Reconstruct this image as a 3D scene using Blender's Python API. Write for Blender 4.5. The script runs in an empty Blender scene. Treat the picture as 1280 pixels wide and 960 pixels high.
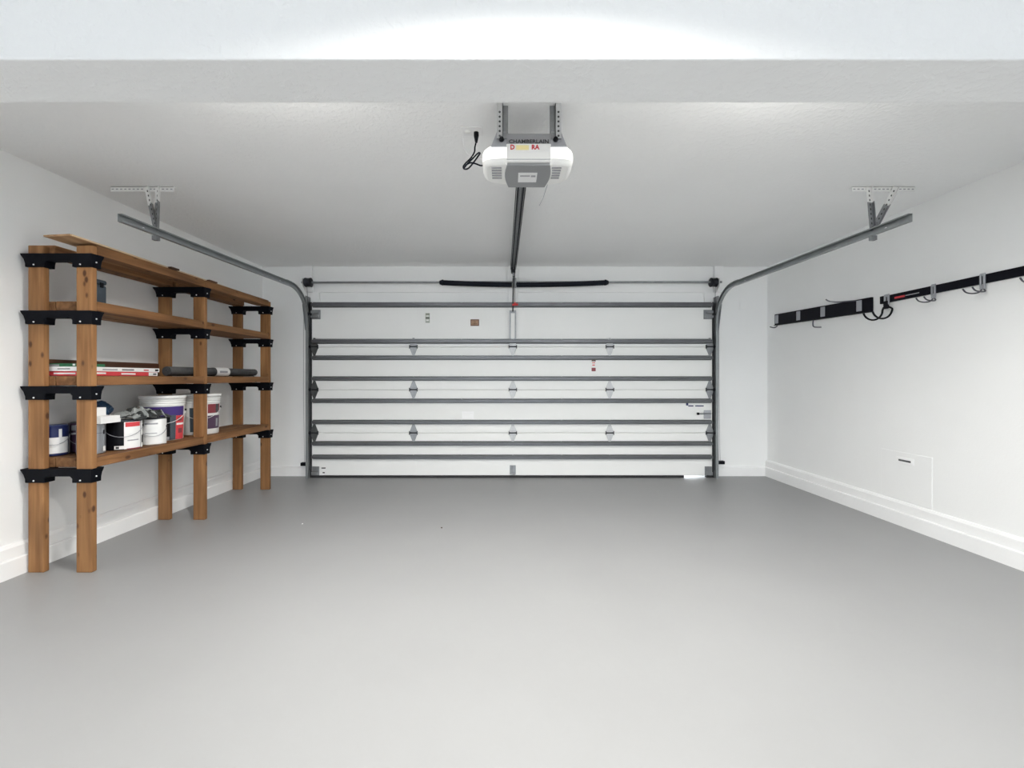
import bpy, bmesh, math, random
from mathutils import Vector, Matrix, noise

random.seed(7)
SC = bpy.context.scene
COL = SC.collection

# ------------------------------------------------------------------ camera
F_PX, CX, CY, EYE = 530.0, 636.0, 472.0, 1.226
cam_d = bpy.data.cameras.new('camera')
cam = bpy.data.objects.new('camera', cam_d)
COL.objects.link(cam)
cam.location = (0, 0, EYE)
cam.rotation_euler = (math.pi / 2, 0, 0)
cam_d.sensor_width = 36.0
cam_d.lens = F_PX / 1280 * 36
cam_d.shift_x = (640 - CX) / 1280
cam_d.shift_y = -(480 - CY) / 1280
cam_d.clip_start = 0.05
SC.camera = cam

# ------------------------------------------------------------------ world, lights, exposure
world = bpy.data.worlds.new('daylight')
world.use_nodes = True
bg = world.node_tree.nodes['Background']
bg.inputs[0].default_value = (0.90, 0.95, 1.0, 1)
bg.inputs[1].default_value = 4.4
SC.world = world

CEIL = 2.611
REAR = -4.6          # the end of the garage behind the camera
LAMP_AND_FILLS = [(0.06, 0.55, 56), (-1.05, 1.92, 50), (1.25, 1.92, 50)]   # x, y, watts: lamp over the camera, then two added fills
for lx, ly, lw in LAMP_AND_FILLS:
    ld = bpy.data.lights.new('lamp_or_fill_glow', 'AREA')
    ld.shape = 'DISK'
    ld.size = 0.15
    ld.energy = lw
    ld.color = (1.0, 0.975, 0.93)
    lo = bpy.data.objects.new('lamp_or_fill_glow', ld)
    lo.location = (lx, ly, CEIL + 0.028)
    COL.objects.link(lo)

SC.view_settings.view_transform = 'Standard'
SC.view_settings.look = 'None'
SC.view_settings.gamma = 1.0
SC.view_settings.use_curve_mapping = False
SC.view_settings.exposure = 0.30
try:
    SC.cycles.use_denoising = True
    SC.cycles.max_bounces = 10
    SC.cycles.diffuse_bounces = 8
except Exception:
    pass


# ------------------------------------------------------------------ helpers
def X(px, Y): return (px - CX) * Y / F_PX
def Z(py, Y): return EYE + (CY - py) * Y / F_PX


class MB:
    """collects geometry for ONE mesh object"""
    def __init__(self): self.v = []; self.f = []; self.m = []; self.s = []; self.mi = 0

    def add(self, vs, fs, smooth=False):
        b = len(self.v)
        self.v += [tuple(p) for p in vs]
        for f in fs:
            self.f.append([b + i for i in f]); self.m.append(self.mi); self.s.append(smooth)
        return self

    def box(self, x0, x1, y0, y1, z0, z1):
        vs = [(x0, y0, z0), (x1, y0, z0), (x1, y1, z0), (x0, y1, z0), (x0, y0, z1), (x1, y0, z1), (x1, y1, z1), (x0, y1, z1)]
        return self.add(vs, [(0, 3, 2, 1), (4, 5, 6, 7), (0, 1, 5, 4), (1, 2, 6, 5), (2, 3, 7, 6), (3, 0, 4, 7)])

    def hexa(self, p):   # eight corners in box order
        return self.add(p, [(0, 3, 2, 1), (4, 5, 6, 7), (0, 1, 5, 4), (1, 2, 6, 5), (2, 3, 7, 6), (3, 0, 4, 7)])

    def prism(self, poly, axis, a, b, smooth=False):
        n = len(poly)
        def P(u, w, t): return {'x': (t, u, w), 'y': (u, t, w), 'z': (u, w, t)}[axis]
        vs = [P(u, w, a) for u, w in poly] + [P(u, w, b) for u, w in poly]
        self.add(vs, [tuple(range(n))[::-1], tuple(range(n, 2 * n))])
        base = len(self.v) - 2 * n
        for i in range(n):
            j = (i + 1) % n
            self.f.append([base + i, base + j, base + n + j, base + n + i]); self.m.append(self.mi); self.s.append(smooth)
        return self

    def tube(self, pts, r, seg=10, cap=True):
        pts = [Vector(p) for p in pts]
        rs = r if isinstance(r, (list, tuple)) else [r] * len(pts)
        vs = []; n = len(pts)
        up = None
        for i, p in enumerate(pts):
            t = (pts[min(i + 1, n - 1)] - pts[max(i - 1, 0)]).normalized()
            if up is None:
                up = Vector((0, 0, 1)) if abs(t.z) < 0.9 else Vector((1, 0, 0))
            a = (up - t * up.dot(t))
            if a.length < 1e-5: a = t.orthogonal()
            a.normalize(); up = a; b = t.cross(a)
            for k in range(seg):
                q = 2 * math.pi * k / seg
                vs.append(p + (a * math.cos(q) + b * math.sin(q)) * rs[i])
        fs = [(i * seg + k, i * seg + (k + 1) % seg, (i + 1) * seg + (k + 1) % seg, (i + 1) * seg + k)
              for i in range(n - 1) for k in range(seg)]
        self.add(vs, fs, True)
        if cap:
            self.add(vs[:seg], [tuple(range(seg))[::-1]]); self.add(vs[-seg:], [tuple(range(seg))])
        return self

    def lathe(self, c, prof, seg=32, smooth=True, axis='z', a0=0.0, a1=None):
        """prof: list of (radius, height) pairs, sharp corners by doubling"""
        full = a1 is None
        a1 = 2 * math.pi if full else a1
        ns = seg if full else seg + 1
        vs = []
        for r, h in prof:
            for k in range(ns):
                q = a0 + (a1 - a0) * k / seg
                u, w = r * math.cos(q), r * math.sin(q)
                d = {'z': (u, w, h), 'x': (h, u, w), 'y': (u, h, w)}[axis]
                vs.append((c[0] + d[0], c[1] + d[1], c[2] + d[2]))
        fs = []
        for i in range(len(prof) - 1):
            if prof[i] == prof[i + 1]: continue
            for k in range(seg if full else ns - 1):
                k2 = (k + 1) % ns
                fs.append((i * ns + k, i * ns + k2, (i + 1) * ns + k2, (i + 1) * ns + k))
        return self.add(vs, fs, smooth)

    def cyl(self, p0, p1, r, seg=16): return self.tube([p0, p1], r, seg)


WLOC = {}


def obj(name, mb, mats, parent=None, at=(0, 0, 0), bevel=0.0, bseg=2):
    """link mb as one mesh object; coordinates in mb are relative to `at` (world)"""
    me = bpy.data.meshes.new(name)
    if isinstance(mb, MB):
        me.from_pydata(mb.v, [], mb.f)
        me.polygons.foreach_set('material_index', mb.m)
        me.polygons.foreach_set('use_smooth', mb.s)
        bm = bmesh.new(); bm.from_mesh(me)
        bmesh.ops.recalc_face_normals(bm, faces=bm.faces)
        bm.to_mesh(me); bm.free()
    else:
        me = mb
    for m in (mats if isinstance(mats, (list, tuple)) else [mats]):
        me.materials.append(m)
    o = bpy.data.objects.new(name, me)
    COL.objects.link(o)
    return put(o, parent, at, bevel, bseg)


def put(o, parent, at, bevel=0.0, bseg=2):
    at = Vector(at)
    WLOC[o.name] = at
    if parent is not None:
        o.parent = parent
        o.location = at - WLOC[parent.name]
    else:
        o.location = at
    if bevel:
        b = o.modifiers.new('bevel', 'BEVEL'); b.width = bevel; b.segments = bseg; b.limit_method = 'ANGLE'
        b.angle_limit = math.radians(40)
    return o


def tag(o, label, cat, group=None):
    o['label'] = label; o['category'] = cat
    if group: o['group'] = group
    return o


def thing(name, label, cat, at=(0, 0, 0), group=None):
    o = bpy.data.objects.new(name, None)
    o.empty_display_size = 0.1
    COL.objects.link(o)
    o.location = at
    WLOC[o.name] = Vector(at)
    return tag(o, label, cat, group)


def dup(o, parent, at):
    c = o.copy(); COL.objects.link(c)
    WLOC[c.name] = Vector(at)
    c.parent = parent
    c.location = Vector(at) - (WLOC[parent.name] if parent else Vector())
    for ch in o.children:
        off = WLOC[ch.name] - WLOC[o.name]
        dup(ch, c, Vector(at) + off)
    return c


def struct(name, mb, mat, parent=None, bevel=0.0, label=None):
    o = obj(name, mb, mat, parent, bevel=bevel)
    o['kind'] = 'structure'
    if label: o['label'] = label
    return o


def text_mesh(s, size, depth=0.0006, bold=0.0, spacing=1.0):
    cu = bpy.data.curves.new('lettering', 'FONT')
    cu.body = s; cu.size = size; cu.extrude = depth; cu.align_x = 'CENTER'; cu.align_y = 'CENTER'
    cu.offset = bold; cu.space_character = spacing; cu.resolution_u = 2
    t = bpy.data.objects.new('lettering', cu); COL.objects.link(t)
    dg = bpy.context.evaluated_depsgraph_get(); dg.update()
    me = bpy.data.meshes.new_from_object(t.evaluated_get(dg))
    bpy.data.objects.remove(t); bpy.data.curves.remove(cu)
    return me


def lettering(name, s, size, mat, parent, at, rot, sx=1.0, bold=0.0):
    me = text_mesh(s, size, bold=bold)
    me.transform(Matrix.Diagonal((sx, 1, 1, 1)))
    me.transform(rot)
    me.materials.clear()
    return obj(name, me, mat, parent, at)


FACE_CAM = Matrix.Rotation(math.pi / 2, 4, 'X')     # lettering that faces -Y


# ------------------------------------------------------------------ materials
def mat(name, col, rough=0.6, metal=0.0, spec=0.5, var=0.0, vscale=8.0, bump=0.0, bscale=60.0, bdetail=4.0, emit=0.0, coat=0.0, trans=0.0):
    m = bpy.data.materials.new(name); m.use_nodes = True
    nt = m.node_tree; bs = nt.nodes['Principled BSDF']
    bs.inputs['Base Color'].default_value = (*col, 1)
    bs.inputs['Roughness'].default_value = rough
    bs.inputs['Metallic'].default_value = metal
    bs.inputs['Specular IOR Level'].default_value = spec
    bs.inputs['Coat Weight'].default_value = coat
    bs.inputs['Transmission Weight'].default_value = trans
    tc = nt.nodes.new('ShaderNodeTexCoord')
    if var > 0:
        n = nt.nodes.new('ShaderNodeTexNoise'); n.inputs['Scale'].default_value = vscale; n.inputs['Detail'].default_value = 5
        nt.links.new(tc.outputs['Object'], n.inputs['Vector'])
        r = nt.nodes.new('ShaderNodeMapRange')
        r.inputs['From Min'].default_value = 0.3; r.inputs['From Max'].default_value = 0.7
        r.inputs['To Min'].default_value = 1 - var; r.inputs['To Max'].default_value = 1 + var
        nt.links.new(n.outputs['Fac'], r.inputs['Value'])
        mx = nt.nodes.new('ShaderNodeVectorMath'); mx.operation = 'SCALE'
        mx.inputs[0].default_value = col
        nt.links.new(r.outputs['Result'], mx.inputs['Scale'])
        nt.links.new(mx.outputs['Vector'], bs.inputs['Base Color'])
    if bump > 0:
        n2 = nt.nodes.new('ShaderNodeTexNoise'); n2.inputs['Scale'].default_value = bscale; n2.inputs['Detail'].default_value = bdetail
        nt.links.new(tc.outputs['Object'], n2.inputs['Vector'])
        bp = nt.nodes.new('ShaderNodeBump'); bp.inputs['Strength'].default_value = bump; bp.inputs['Distance'].default_value = 0.01
        nt.links.new(n2.outputs['Fac'], bp.inputs['Height'])
        nt.links.new(bp.outputs['Normal'], bs.inputs['Normal'])
    if emit > 0:
        bs.inputs['Emission Color'].default_value = (*col, 1); bs.inputs['Emission Strength'].default_value = emit
    return m


def knockdown(name, col):
    """painted drywall with a knockdown plaster texture"""
    m = mat(name, col, 0.75, spec=0.25, var=0.012, vscale=1.5)
    nt = m.node_tree; bs = nt.nodes['Principled BSDF']
    tc = nt.nodes.new('ShaderNodeTexCoord')
    n = nt.nodes.new('ShaderNodeTexNoise'); n.inputs['Scale'].default_value = 38; n.inputs['Detail'].default_value = 3
    nt.links.new(tc.outputs['Object'], n.inputs['Vector'])
    cr = nt.nodes.new('ShaderNodeValToRGB'); cr.color_ramp.elements[0].position = 0.48; cr.color_ramp.elements[1].position = 0.6
    nt.links.new(n.outputs['Fac'], cr.inputs['Fac'])
    bp = nt.nodes.new('ShaderNodeBump'); bp.inputs['Strength'].default_value = 0.22; bp.inputs['Distance'].default_value = 0.006
    nt.links.new(cr.outputs['Color'], bp.inputs['Height'])
    nt.links.new(bp.outputs['Normal'], bs.inputs['Normal'])
    return m


def wood(name, light, dark, axis, knots=True, rough=0.7):
    m = bpy.data.materials.new(name); m.use_nodes = True
    nt = m.node_tree; L = nt.links; bs = nt.nodes['Principled BSDF']
    bs.inputs['Roughness'].default_value = rough; bs.inputs['Specular IOR Level'].default_value = 0.3
    tc = nt.nodes.new('ShaderNodeTexCoord'); oi = nt.nodes.new('ShaderNodeObjectInfo')
    off = nt.nodes.new('ShaderNodeVectorMath'); off.operation = 'MULTIPLY_ADD'
    L.new(oi.outputs['Random'], off.inputs[0]); off.inputs[1].default_value = (7.3, 5.1, 9.7)
    L.new(tc.outputs['Object'], off.inputs[2])
    mp = nt.nodes.new('ShaderNodeMapping')
    s = [26, 26, 26]; s['xyz'.index(axis)] = 1.6
    mp.inputs['Scale'].default_value = s
    L.new(off.outputs['Vector'], mp.inputs['Vector'])
    n = nt.nodes.new('ShaderNodeTexNoise'); n.inputs['Scale'].default_value = 1.0; n.inputs['Detail'].default_value = 6; n.inputs['Distortion'].default_value = 0.6
    L.new(mp.outputs['Vector'], n.inputs['Vector'])
    cr = nt.nodes.new('ShaderNodeValToRGB')
    cr.color_ramp.elements[0].position = 0.32; cr.color_ramp.elements[0].color = (*dark, 1)
    cr.color_ramp.elements[1].position = 0.66; cr.color_ramp.elements[1].color = (*light, 1)
    L.new(n.outputs['Fac'], cr.inputs['Fac'])
    # slow darkening patches and a per-piece tone
    n3 = nt.nodes.new('ShaderNodeTexNoise'); n3.inputs['Scale'].default_value = 2.2; n3.inputs['Detail'].default_value = 2
    L.new(off.outputs['Vector'], n3.inputs['Vector'])
    r3 = nt.nodes.new('ShaderNodeMapRange'); r3.inputs['From Min'].default_value = 0.3; r3.inputs['From Max'].default_value = 0.7
    r3.inputs['To Min'].default_value = 0.72; r3.inputs['To Max'].default_value = 1.12
    L.new(n3.outputs['Fac'], r3.inputs['Value'])
    sc = nt.nodes.new('ShaderNodeVectorMath'); sc.operation = 'SCALE'
    L.new(cr.outputs['Color'], sc.inputs[0]); L.new(r3.outputs['Result'], sc.inputs['Scale'])
    out = sc.outputs['Vector']
    if knots:
        mk = nt.nodes.new('ShaderNodeMapping'); k = [13, 13, 13]; k['xyz'.index(axis)] = 7.0
        mk.inputs['Scale'].default_value = k
        L.new(off.outputs['Vector'], mk.inputs['Vector'])
        vo = nt.nodes.new('ShaderNodeTexVoronoi'); vo.inputs['Scale'].default_value = 1.0
        L.new(mk.outputs['Vector'], vo.inputs['Vector'])
        rk = nt.nodes.new('ShaderNodeMapRange'); rk.inputs['From Min'].default_value = 0.10; rk.inputs['From Max'].default_value = 0.19
        rk.inputs['To Min'].default_value = 0.0; rk.inputs['To Max'].default_value = 1.0
        L.new(vo.outputs['Distance'], rk.inputs['Value'])
        mx = nt.nodes.new('ShaderNodeMix'); mx.data_type = 'RGBA'
        L.new(rk.outputs['Result'], mx.inputs['Factor'])
        mx.inputs['A'].default_value = (0.075, 0.030, 0.012, 1)
        L.new(out, mx.inputs['B']); out = mx.outputs['Result']
    L.new(out, bs.inputs['Base Color'])
    bp = nt.nodes.new('ShaderNodeBump'); bp.inputs['Strength'].default_value = 0.15; bp.inputs['Distance'].default_value = 0.004
    L.new(n.outputs['Fac'], bp.inputs['Height']); L.new(bp.outputs['Normal'], bs.inputs['Normal'])
    return m


M = {}
M['wall'] = mat('wall_paint', (0.88, 0.885, 0.88), 0.6, spec=0.3, var=0.012, vscale=2.0, bump=0.06, bscale=90)
M['ceiling'] = knockdown('ceiling_paint', (0.875, 0.88, 0.88))
M['base'] = mat('base_paint', (0.89, 0.892, 0.89), 0.5, spec=0.35, var=0.015, vscale=5.0, bump=0.08, bscale=40)
M['door'] = mat('door_white_steel', (0.86, 0.865, 0.85), 0.42, spec=0.45, var=0.01, vscale=3)
M['floor'] = mat('floor_epoxy', (0.285, 0.288, 0.290), 0.42, spec=0.42, var=0.03, vscale=1.2, bump=0.03, bscale=30)
M['drive'] = mat('driveway_concrete', (0.55, 0.56, 0.56), 0.9, var=0.05)
M['seal_and_shade'] = mat('black_rubber_and_shade', (0.018, 0.018, 0.02), 0.7)
M['galv'] = mat('galvanised_steel', (0.30, 0.31, 0.32), 0.42, metal=0.8, var=0.14, vscale=16)
M['galv_no_glare'] = mat('steel_no_glare', (0.10, 0.105, 0.105), 0.5, metal=0.6, var=0.25, vscale=20)
M['zinc_or_glare'] = mat('pale_zinc_or_glare', (0.56, 0.57, 0.58), 0.5, metal=0.35, var=0.08, vscale=16)
M['strut'] = mat('strut_steel', (0.125, 0.13, 0.138), 0.38, metal=0.6, var=0.08, vscale=9)
M['track'] = mat('track_steel', (0.33, 0.35, 0.355), 0.45, metal=0.65, var=0.10, vscale=11)
M['dark'] = mat('dark_steel', (0.02, 0.021, 0.026), 0.45, metal=0.3, spec=0.3)
M['black'] = mat('black_plastic', (0.004, 0.0045, 0.007), 0.5, spec=0.18)
M['bracket'] = mat('bracket_plastic', (0.0025, 0.003, 0.0055), 0.6, spec=0.10, var=0.15, vscale=30)
M['white'] = mat('white_plastic', (0.86, 0.86, 0.84), 0.4)
M['whitepaper'] = mat('white_paper', (0.86, 0.86, 0.85), 0.7, var=0.02, vscale=30)
M['bright'] = mat('bright_white_sticker', (0.97, 0.97, 0.97), 0.5)
M['paint_metal'] = mat('white_painted_steel', (0.80, 0.80, 0.79), 0.55)
M['lens'] = mat('opener_lens', (0.87, 0.87, 0.84), 0.28, spec=0.5, emit=1.2)
M['grey'] = mat('grey_plastic', (0.27, 0.275, 0.28), 0.5)
M['greymetal'] = mat('grey_sheet_metal', (0.34, 0.34, 0.36), 0.45, metal=0.4)
M['screw'] = mat('bright_screw', (0.85, 0.85, 0.87), 0.3, metal=0.3)
M['red'] = mat('red_plastic', (0.55, 0.03, 0.03), 0.4)
M['redprint'] = mat('red_print', (0.62, 0.05, 0.06), 0.5)
M['yellowprint'] = mat('yellow_print', (0.92, 0.82, 0.42), 0.6)
M['post'] = wood('post_wood', (0.345, 0.172, 0.068), (0.215, 0.098, 0.036), 'z')
M['board'] = wood('board_wood', (0.285, 0.138, 0.055), (0.145, 0.063, 0.024), 'y')
M['pale'] = mat('pale_wood_edge', (0.62, 0.47, 0.31), 0.7, var=0.08, vscale=20)
M['plank'] = wood('plank_wood', (0.52, 0.33, 0.18), (0.36, 0.20, 0.10), 'y', knots=False)
M['darkplank'] = wood('dark_plank_wood', (0.12, 0.055, 0.03), (0.075, 0.032, 0.018), 'y', knots=False)
M['navy'] = mat('navy_print', (0.012, 0.020, 0.10), 0.4)
M['blue'] = mat('blue_plastic', (0.03, 0.06, 0.22), 0.35)
M['purple'] = mat('purple_print', (0.045, 0.02, 0.17), 0.45)
M['plum'] = mat('plum_print', (0.075, 0.035, 0.075), 0.45)
M['slate'] = mat('slate_plastic', (0.055, 0.075, 0.095), 0.45)
M['mattegrey'] = mat('charcoal_mat', (0.065, 0.067, 0.070), 0.85, var=0.2, vscale=30, bump=0.2, bscale=120)
M['tin'] = mat('tin_can', (0.42, 0.44, 0.47), 0.35, metal=0.8)
M['green'] = mat('green_print', (0.02, 0.14, 0.06), 0.5)
M['maroon'] = mat('maroon_print', (0.22, 0.03, 0.04), 0.5)
M['greyprint'] = mat('grey_print', (0.35, 0.35, 0.37), 0.6)
M['sheet'] = mat('clear_grey_sheeting', (0.29, 0.31, 0.305), 0.3, var=0.2, vscale=12)
M['darksheet'] = mat('dark_sheeting', (0.03, 0.034, 0.034), 0.4, var=0.3, vscale=14)
M['teal'] = mat('teal_bag', (0.012, 0.04, 0.085), 0.4, var=0.35, vscale=14)
M['spring'] = mat('spring_steel', (0.005, 0.007, 0.014), 0.5, spec=0.15)
M['tan'] = mat('tan_print', (0.42, 0.26, 0.17), 0.6)
M['brownprint'] = mat('brown_print', (0.16, 0.08, 0.05), 0.6)
M['greenish'] = mat('pale_green_print', (0.42, 0.46, 0.38), 0.6)
M['rail'] = mat('rail_black', (0.003, 0.003, 0.007), 0.5, spec=0.14)
M['clip'] = mat('clip_grey', (0.40, 0.41, 0.44), 0.4, metal=0.4)
M['wire'] = mat('hook_wire', (0.10, 0.10, 0.12), 0.35, metal=0.6)
M['outlet'] = mat('outlet_white', (0.82, 0.82, 0.82), 0.35)
M['glow'] = mat('lamp_diffuser', (1.0, 0.96, 0.9), 0.4, emit=6.0)

# ------------------------------------------------------------------ structure
DOOR_Y = 5.19            # inner face of the garage door
WALL_Y = 5.30            # inner face of the end wall
XL = -3.08
DX0, DX1 = X(390, DOOR_Y), X(890, DOOR_Y)
def wall_r(y): return 3.299 - 0.0252 * (y - 2.674)       # inner face of the right wall (it runs very slightly inwards)

struct('floor', MB().box(XL - 0.2, 3.7, REAR - 0.2, WALL_Y + 0.22, -0.12, 0), M['floor'])
struct('ceiling', MB().box(XL - 0.2, 3.7, REAR - 0.2, WALL_Y + 0.22, CEIL + 0.06, CEIL + 0.16), M['ceiling'])
# ceiling lining with round cut-outs for the lamp and the two added fills
bm = bmesh.new()
RH = 0.095
ys = sorted({REAR - 0.2, WALL_Y + 0.22} | {y + s for _, y, _ in LAMP_AND_FILLS for s in (-0.2, 0.2)})
xs = sorted({XL - 0.2, 3.7} | {x + s for x, _, _ in LAMP_AND_FILLS for s in (-0.2, 0.2)})
for i in range(len(xs) - 1):
    for j in range(len(ys) - 1):
        hit = [l for l in LAMP_AND_FILLS if abs((xs[i] + xs[i + 1]) / 2 - l[0]) < 0.01 and abs((ys[j] + ys[j + 1]) / 2 - l[1]) < 0.01
               and xs[i + 1] - xs[i] < 0.41]
        if not hit:
            bm.faces.new([bm.verts.new((x, y, CEIL)) for x, y in ((xs[i], ys[j]), (xs[i], ys[j + 1]), (xs[i + 1], ys[j + 1]), (xs[i + 1], ys[j]))])
        else:
            cx_, cy_, _ = hit[0]; n = 32
            def sq(q):
                c, s = math.cos(q), math.sin(q); k = 0.2 / max(abs(c), abs(s)); return (cx_ + c * k, cy_ + s * k, CEIL)
            A = [bm.verts.new((cx_ + RH * math.cos(2 * math.pi * k / n), cy_ + RH * math.sin(2 * math.pi * k / n), CEIL)) for k in range(n)]
            B = [bm.verts.new(sq(2 * math.pi * k / n)) for k in range(n)]
            for k in range(n):
                bm.faces.new([A[k], B[k], B[(k + 1) % n], A[(k + 1) % n]])
bmesh.ops.remove_doubles(bm, verts=bm.verts, dist=1e-5)
bmesh.ops.recalc_face_normals(bm, faces=bm.faces)
me = bpy.data.meshes.new('ceiling'); bm.to_mesh(me); bm.free()
cl = obj('ceiling', me, M['ceiling']); cl['kind'] = 'structure'

struct('wall_left', MB().box(XL - 0.15, XL, REAR - 0.2, WALL_Y + 0.2, 0, CEIL), M['wall'])
ya, yb = REAR - 0.2, WALL_Y + 0.2
struct('wall_right', MB().hexa([(wall_r(ya), ya, 0), (wall_r(ya) + .2, ya, 0), (wall_r(yb) + .2, yb, 0), (wall_r(yb), yb, 0),
                                (wall_r(ya), ya, CEIL), (wall_r(ya) + .2, ya, CEIL), (wall_r(yb) + .2, yb, CEIL), (wall_r(yb), yb, CEIL)]), M['wall'])
OX0, OX1, OZ = DX0 + 0.05, DX1 - 0.05, 2.10
w = MB().box(XL, OX0, WALL_Y, WALL_Y + 0.2, 0, CEIL).box(OX1, wall_r(WALL_Y) + 0.02, WALL_Y, WALL_Y + 0.2, 0, CEIL)
w.box(OX0, OX1, WALL_Y, WALL_Y + 0.2, OZ, CEIL)
struct('wall_back', w, M['wall'])
# unseen end wall behind the camera, its opening widened for frontal daylight
fx0, fx1, fz = -2.7, 2.9, 2.35
w = MB().box(XL, fx0, REAR - 0.15, REAR, 0, CEIL).box(fx1, wall_r(REAR), REAR - 0.15, REAR, 0, CEIL).box(fx0, fx1, REAR - 0.15, REAR, fz, CEIL)
struct('wall_front', w, M['wall'])
struct('driveway', MB().box(-8, 8, WALL_Y + 0.22, 14, -0.14, -0.01), M['drive'])
struct('driveway', MB().box(-8, 8, REAR - 10, REAR - 0.2, -0.14, -0.01), M['drive'])
# ceiling beam
BY0, BY1, BZ = 1.40, 1.624, EYE + 398 * 1.40 / F_PX
struct('ceiling_beam', MB().box(XL, wall_r(BY0), BY0, BY1, BZ, CEIL), M['ceiling'], bevel=0.006)

# stem-wall base: a proud lower board, a groove, and a second set-back course
def base_profile():
    return [(0.0, 0.0), (0.045, 0.0), (0.045, 0.108), (0.040, 0.113), (0.020, 0.113), (0.020, 0.119), (0.024, 0.119), (0.024, 0.178), (0.012, 0.196), (0.0, 0.198)]
def base_run(p0, p1, n0, n1):
    """loft the profile from p0 to p1 (xy), n = inward normal"""
    mb = MB(); pr = base_profile(); k = len(pr)
    vs = [(p0[0] + n0[0] * d, p0[1] + n0[1] * d, z) for d, z in pr] + [(p1[0] + n1[0] * d, p1[1] + n1[1] * d, z) for d, z in pr]
    fs = [tuple(range(k)), tuple(range(k, 2 * k))] + [(i, (i + 1) % k, k + (i + 1) % k, k + i) for i in range(k)]
    mb.add(vs, fs); return mb
struct('baseboard_left', base_run((XL, REAR), (XL, WALL_Y), (1, 0), (1, 0)), M['base'])
struct('baseboard_right', base_run((wall_r(REAR), REAR), (wall_r(WALL_Y), WALL_Y), (-1, 0), (-1, 0)), M['base'])
JW = 0.115
JL1, JR0 = X(376, WALL_Y - .04), X(903, WALL_Y - .04)
def low_base(x0, x1):
    return MB().prism([(WALL_Y, 0), (WALL_Y - 0.03, 0), (WALL_Y - 0.03, 0.108), (WALL_Y - 0.012, 0.118), (WALL_Y, 0.118)], 'x', x0, x1)
struct('baseboard_back', low_base(XL + 0.046, JL1 - 0.002), M['base'])
struct('baseboard_back', low_base(JR0 + 0.002, wall_r(WALL_Y) - 0.046), M['base'])
# jambs and the header pads the spring shaft is mounted on
HZ = Z(366, WALL_Y)
struct('trim_1', MB().box(JL1, OX0 + 0.005, WALL_Y - 0.036, WALL_Y, 0, HZ), M['base'], bevel=0.003)
struct('trim_2', MB().box(OX1 - 0.005, JR0, WALL_Y - 0.036, WALL_Y, 0, HZ), M['base'], bevel=0.003)
struct('trim_3', MB().box(X(394, WALL_Y), X(633, WALL_Y), WALL_Y - 0.022, WALL_Y, HZ, CEIL), M['wall'], bevel=0.003)
struct('trim_4', MB().box(X(648, WALL_Y), X(889, WALL_Y), WALL_Y - 0.022, WALL_Y, HZ, CEIL), M['wall'], bevel=0.003)
struct('trim_5', MB().box(X(635.5, WALL_Y), X(646, WALL_Y), WALL_Y - 0.036, WALL_Y, 2.12, CEIL), M['base'], bevel=0.003)
struct('trim_6', MB().box(X(379, WALL_Y), X(391.5, WALL_Y), WALL_Y - 0.036, WALL_Y, HZ + 0.004, CEIL), M['base'], bevel=0.003)
struct('trim_7', MB().box(X(891.5, WALL_Y), X(903, WALL_Y), WALL_Y - 0.036, WALL_Y, HZ + 0.004, CEIL), M['base'], bevel=0.003)

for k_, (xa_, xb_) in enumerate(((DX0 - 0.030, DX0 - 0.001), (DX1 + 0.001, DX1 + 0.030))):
    struct('trim_%d' % (8 + k_), MB().box(xa_, xb_, DOOR_Y + 0.005, WALL_Y - 0.037, 0.0, 2.15), M['seal_and_shade'])  # black strips standing in for the shade between door edge and track

struct('trim_10', MB().box(DX0 - 0.03, DX1 + 0.03, DOOR_Y + 0.047, WALL_Y, 2.095, 2.138), M['base'])  # hidden stop added behind the door top to block leaking daylight

# recessed lamp above the camera, and two added fill lights behind the beam
for i, (lx, ly, lw) in enumerate(LAMP_AND_FILLS):
    lab = ['round recessed ceiling lamp in front of the beam, above the camera',
           'round added fill light recessed in the ceiling just behind the beam on the shelving side',
           'round added fill light recessed in the ceiling just behind the beam on the hook rail side'][i]
    t = thing('lamp_or_fill', lab, 'lamp', (lx, ly, CEIL), 'recessed ceiling lamps')
    obj('lamp_can', MB().lathe((0, 0, 0), [(0.115, 0.0), (0.115, -0.006), (0.092, -0.006), (0.092, -0.006), (0.088, 0.044), (0.088, 0.044), (0.0, 0.046)], 40), M['white'], t, (lx, ly, CEIL))
    obj('diffuser', MB().lathe((0, 0, 0), [(0.0, 0.036), (0.084, 0.036), (0.084, 0.030), (0.0, 0.030)], 32), M['glow'], t, (lx, ly, CEIL))

# ------------------------------------------------------------------ garage door
door = thing('garage_door', 'wide white sectional garage door with grey steel struts and hinges', 'garage door', ((DX0 + DX1) / 2, DOOR_Y, 0))
ZJ = [0.026, Z(541, DOOR_Y), Z(487, DOOR_Y), Z(433.5, DOOR_Y), Z(377, DOOR_Y)]
XC = X(641, DOOR_Y)
for i in range(4):
    z0, z1 = ZJ[i], ZJ[i + 1] - 0.004
    mb = MB()
    ch = 0.006
    mb.prism([(DOOR_Y + ch, z0), (DOOR_Y, z0 + ch), (DOOR_Y, z1 - ch), (DOOR_Y + ch, z1), (DOOR_Y + 0.045, z1), (DOOR_Y + 0.045, z0 + 0.03), (DOOR_Y + 0.027, z0 + 0.03), (DOOR_Y + 0.027, z0)], 'x', DX0, DX1)
    mb.box(DX0, DX1, DOOR_Y + 0.030, DOOR_Y + 0.042, z1 - 0.004, z1 + 0.020) if i < 3 else None
    p = obj('door_panel', mb, M['door'], door)
    for xs_ in (DX0 + 0.042, X(517, DOOR_Y), XC, X(762, DOOR_Y), DX1 - 0.042):
        obj('stile', MB().box(-0.036, 0.036, -0.0015, 0.001, z0 + 0.012, z1 - 0.012), M['door'], p, (xs_, DOOR_Y, 0))
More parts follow.
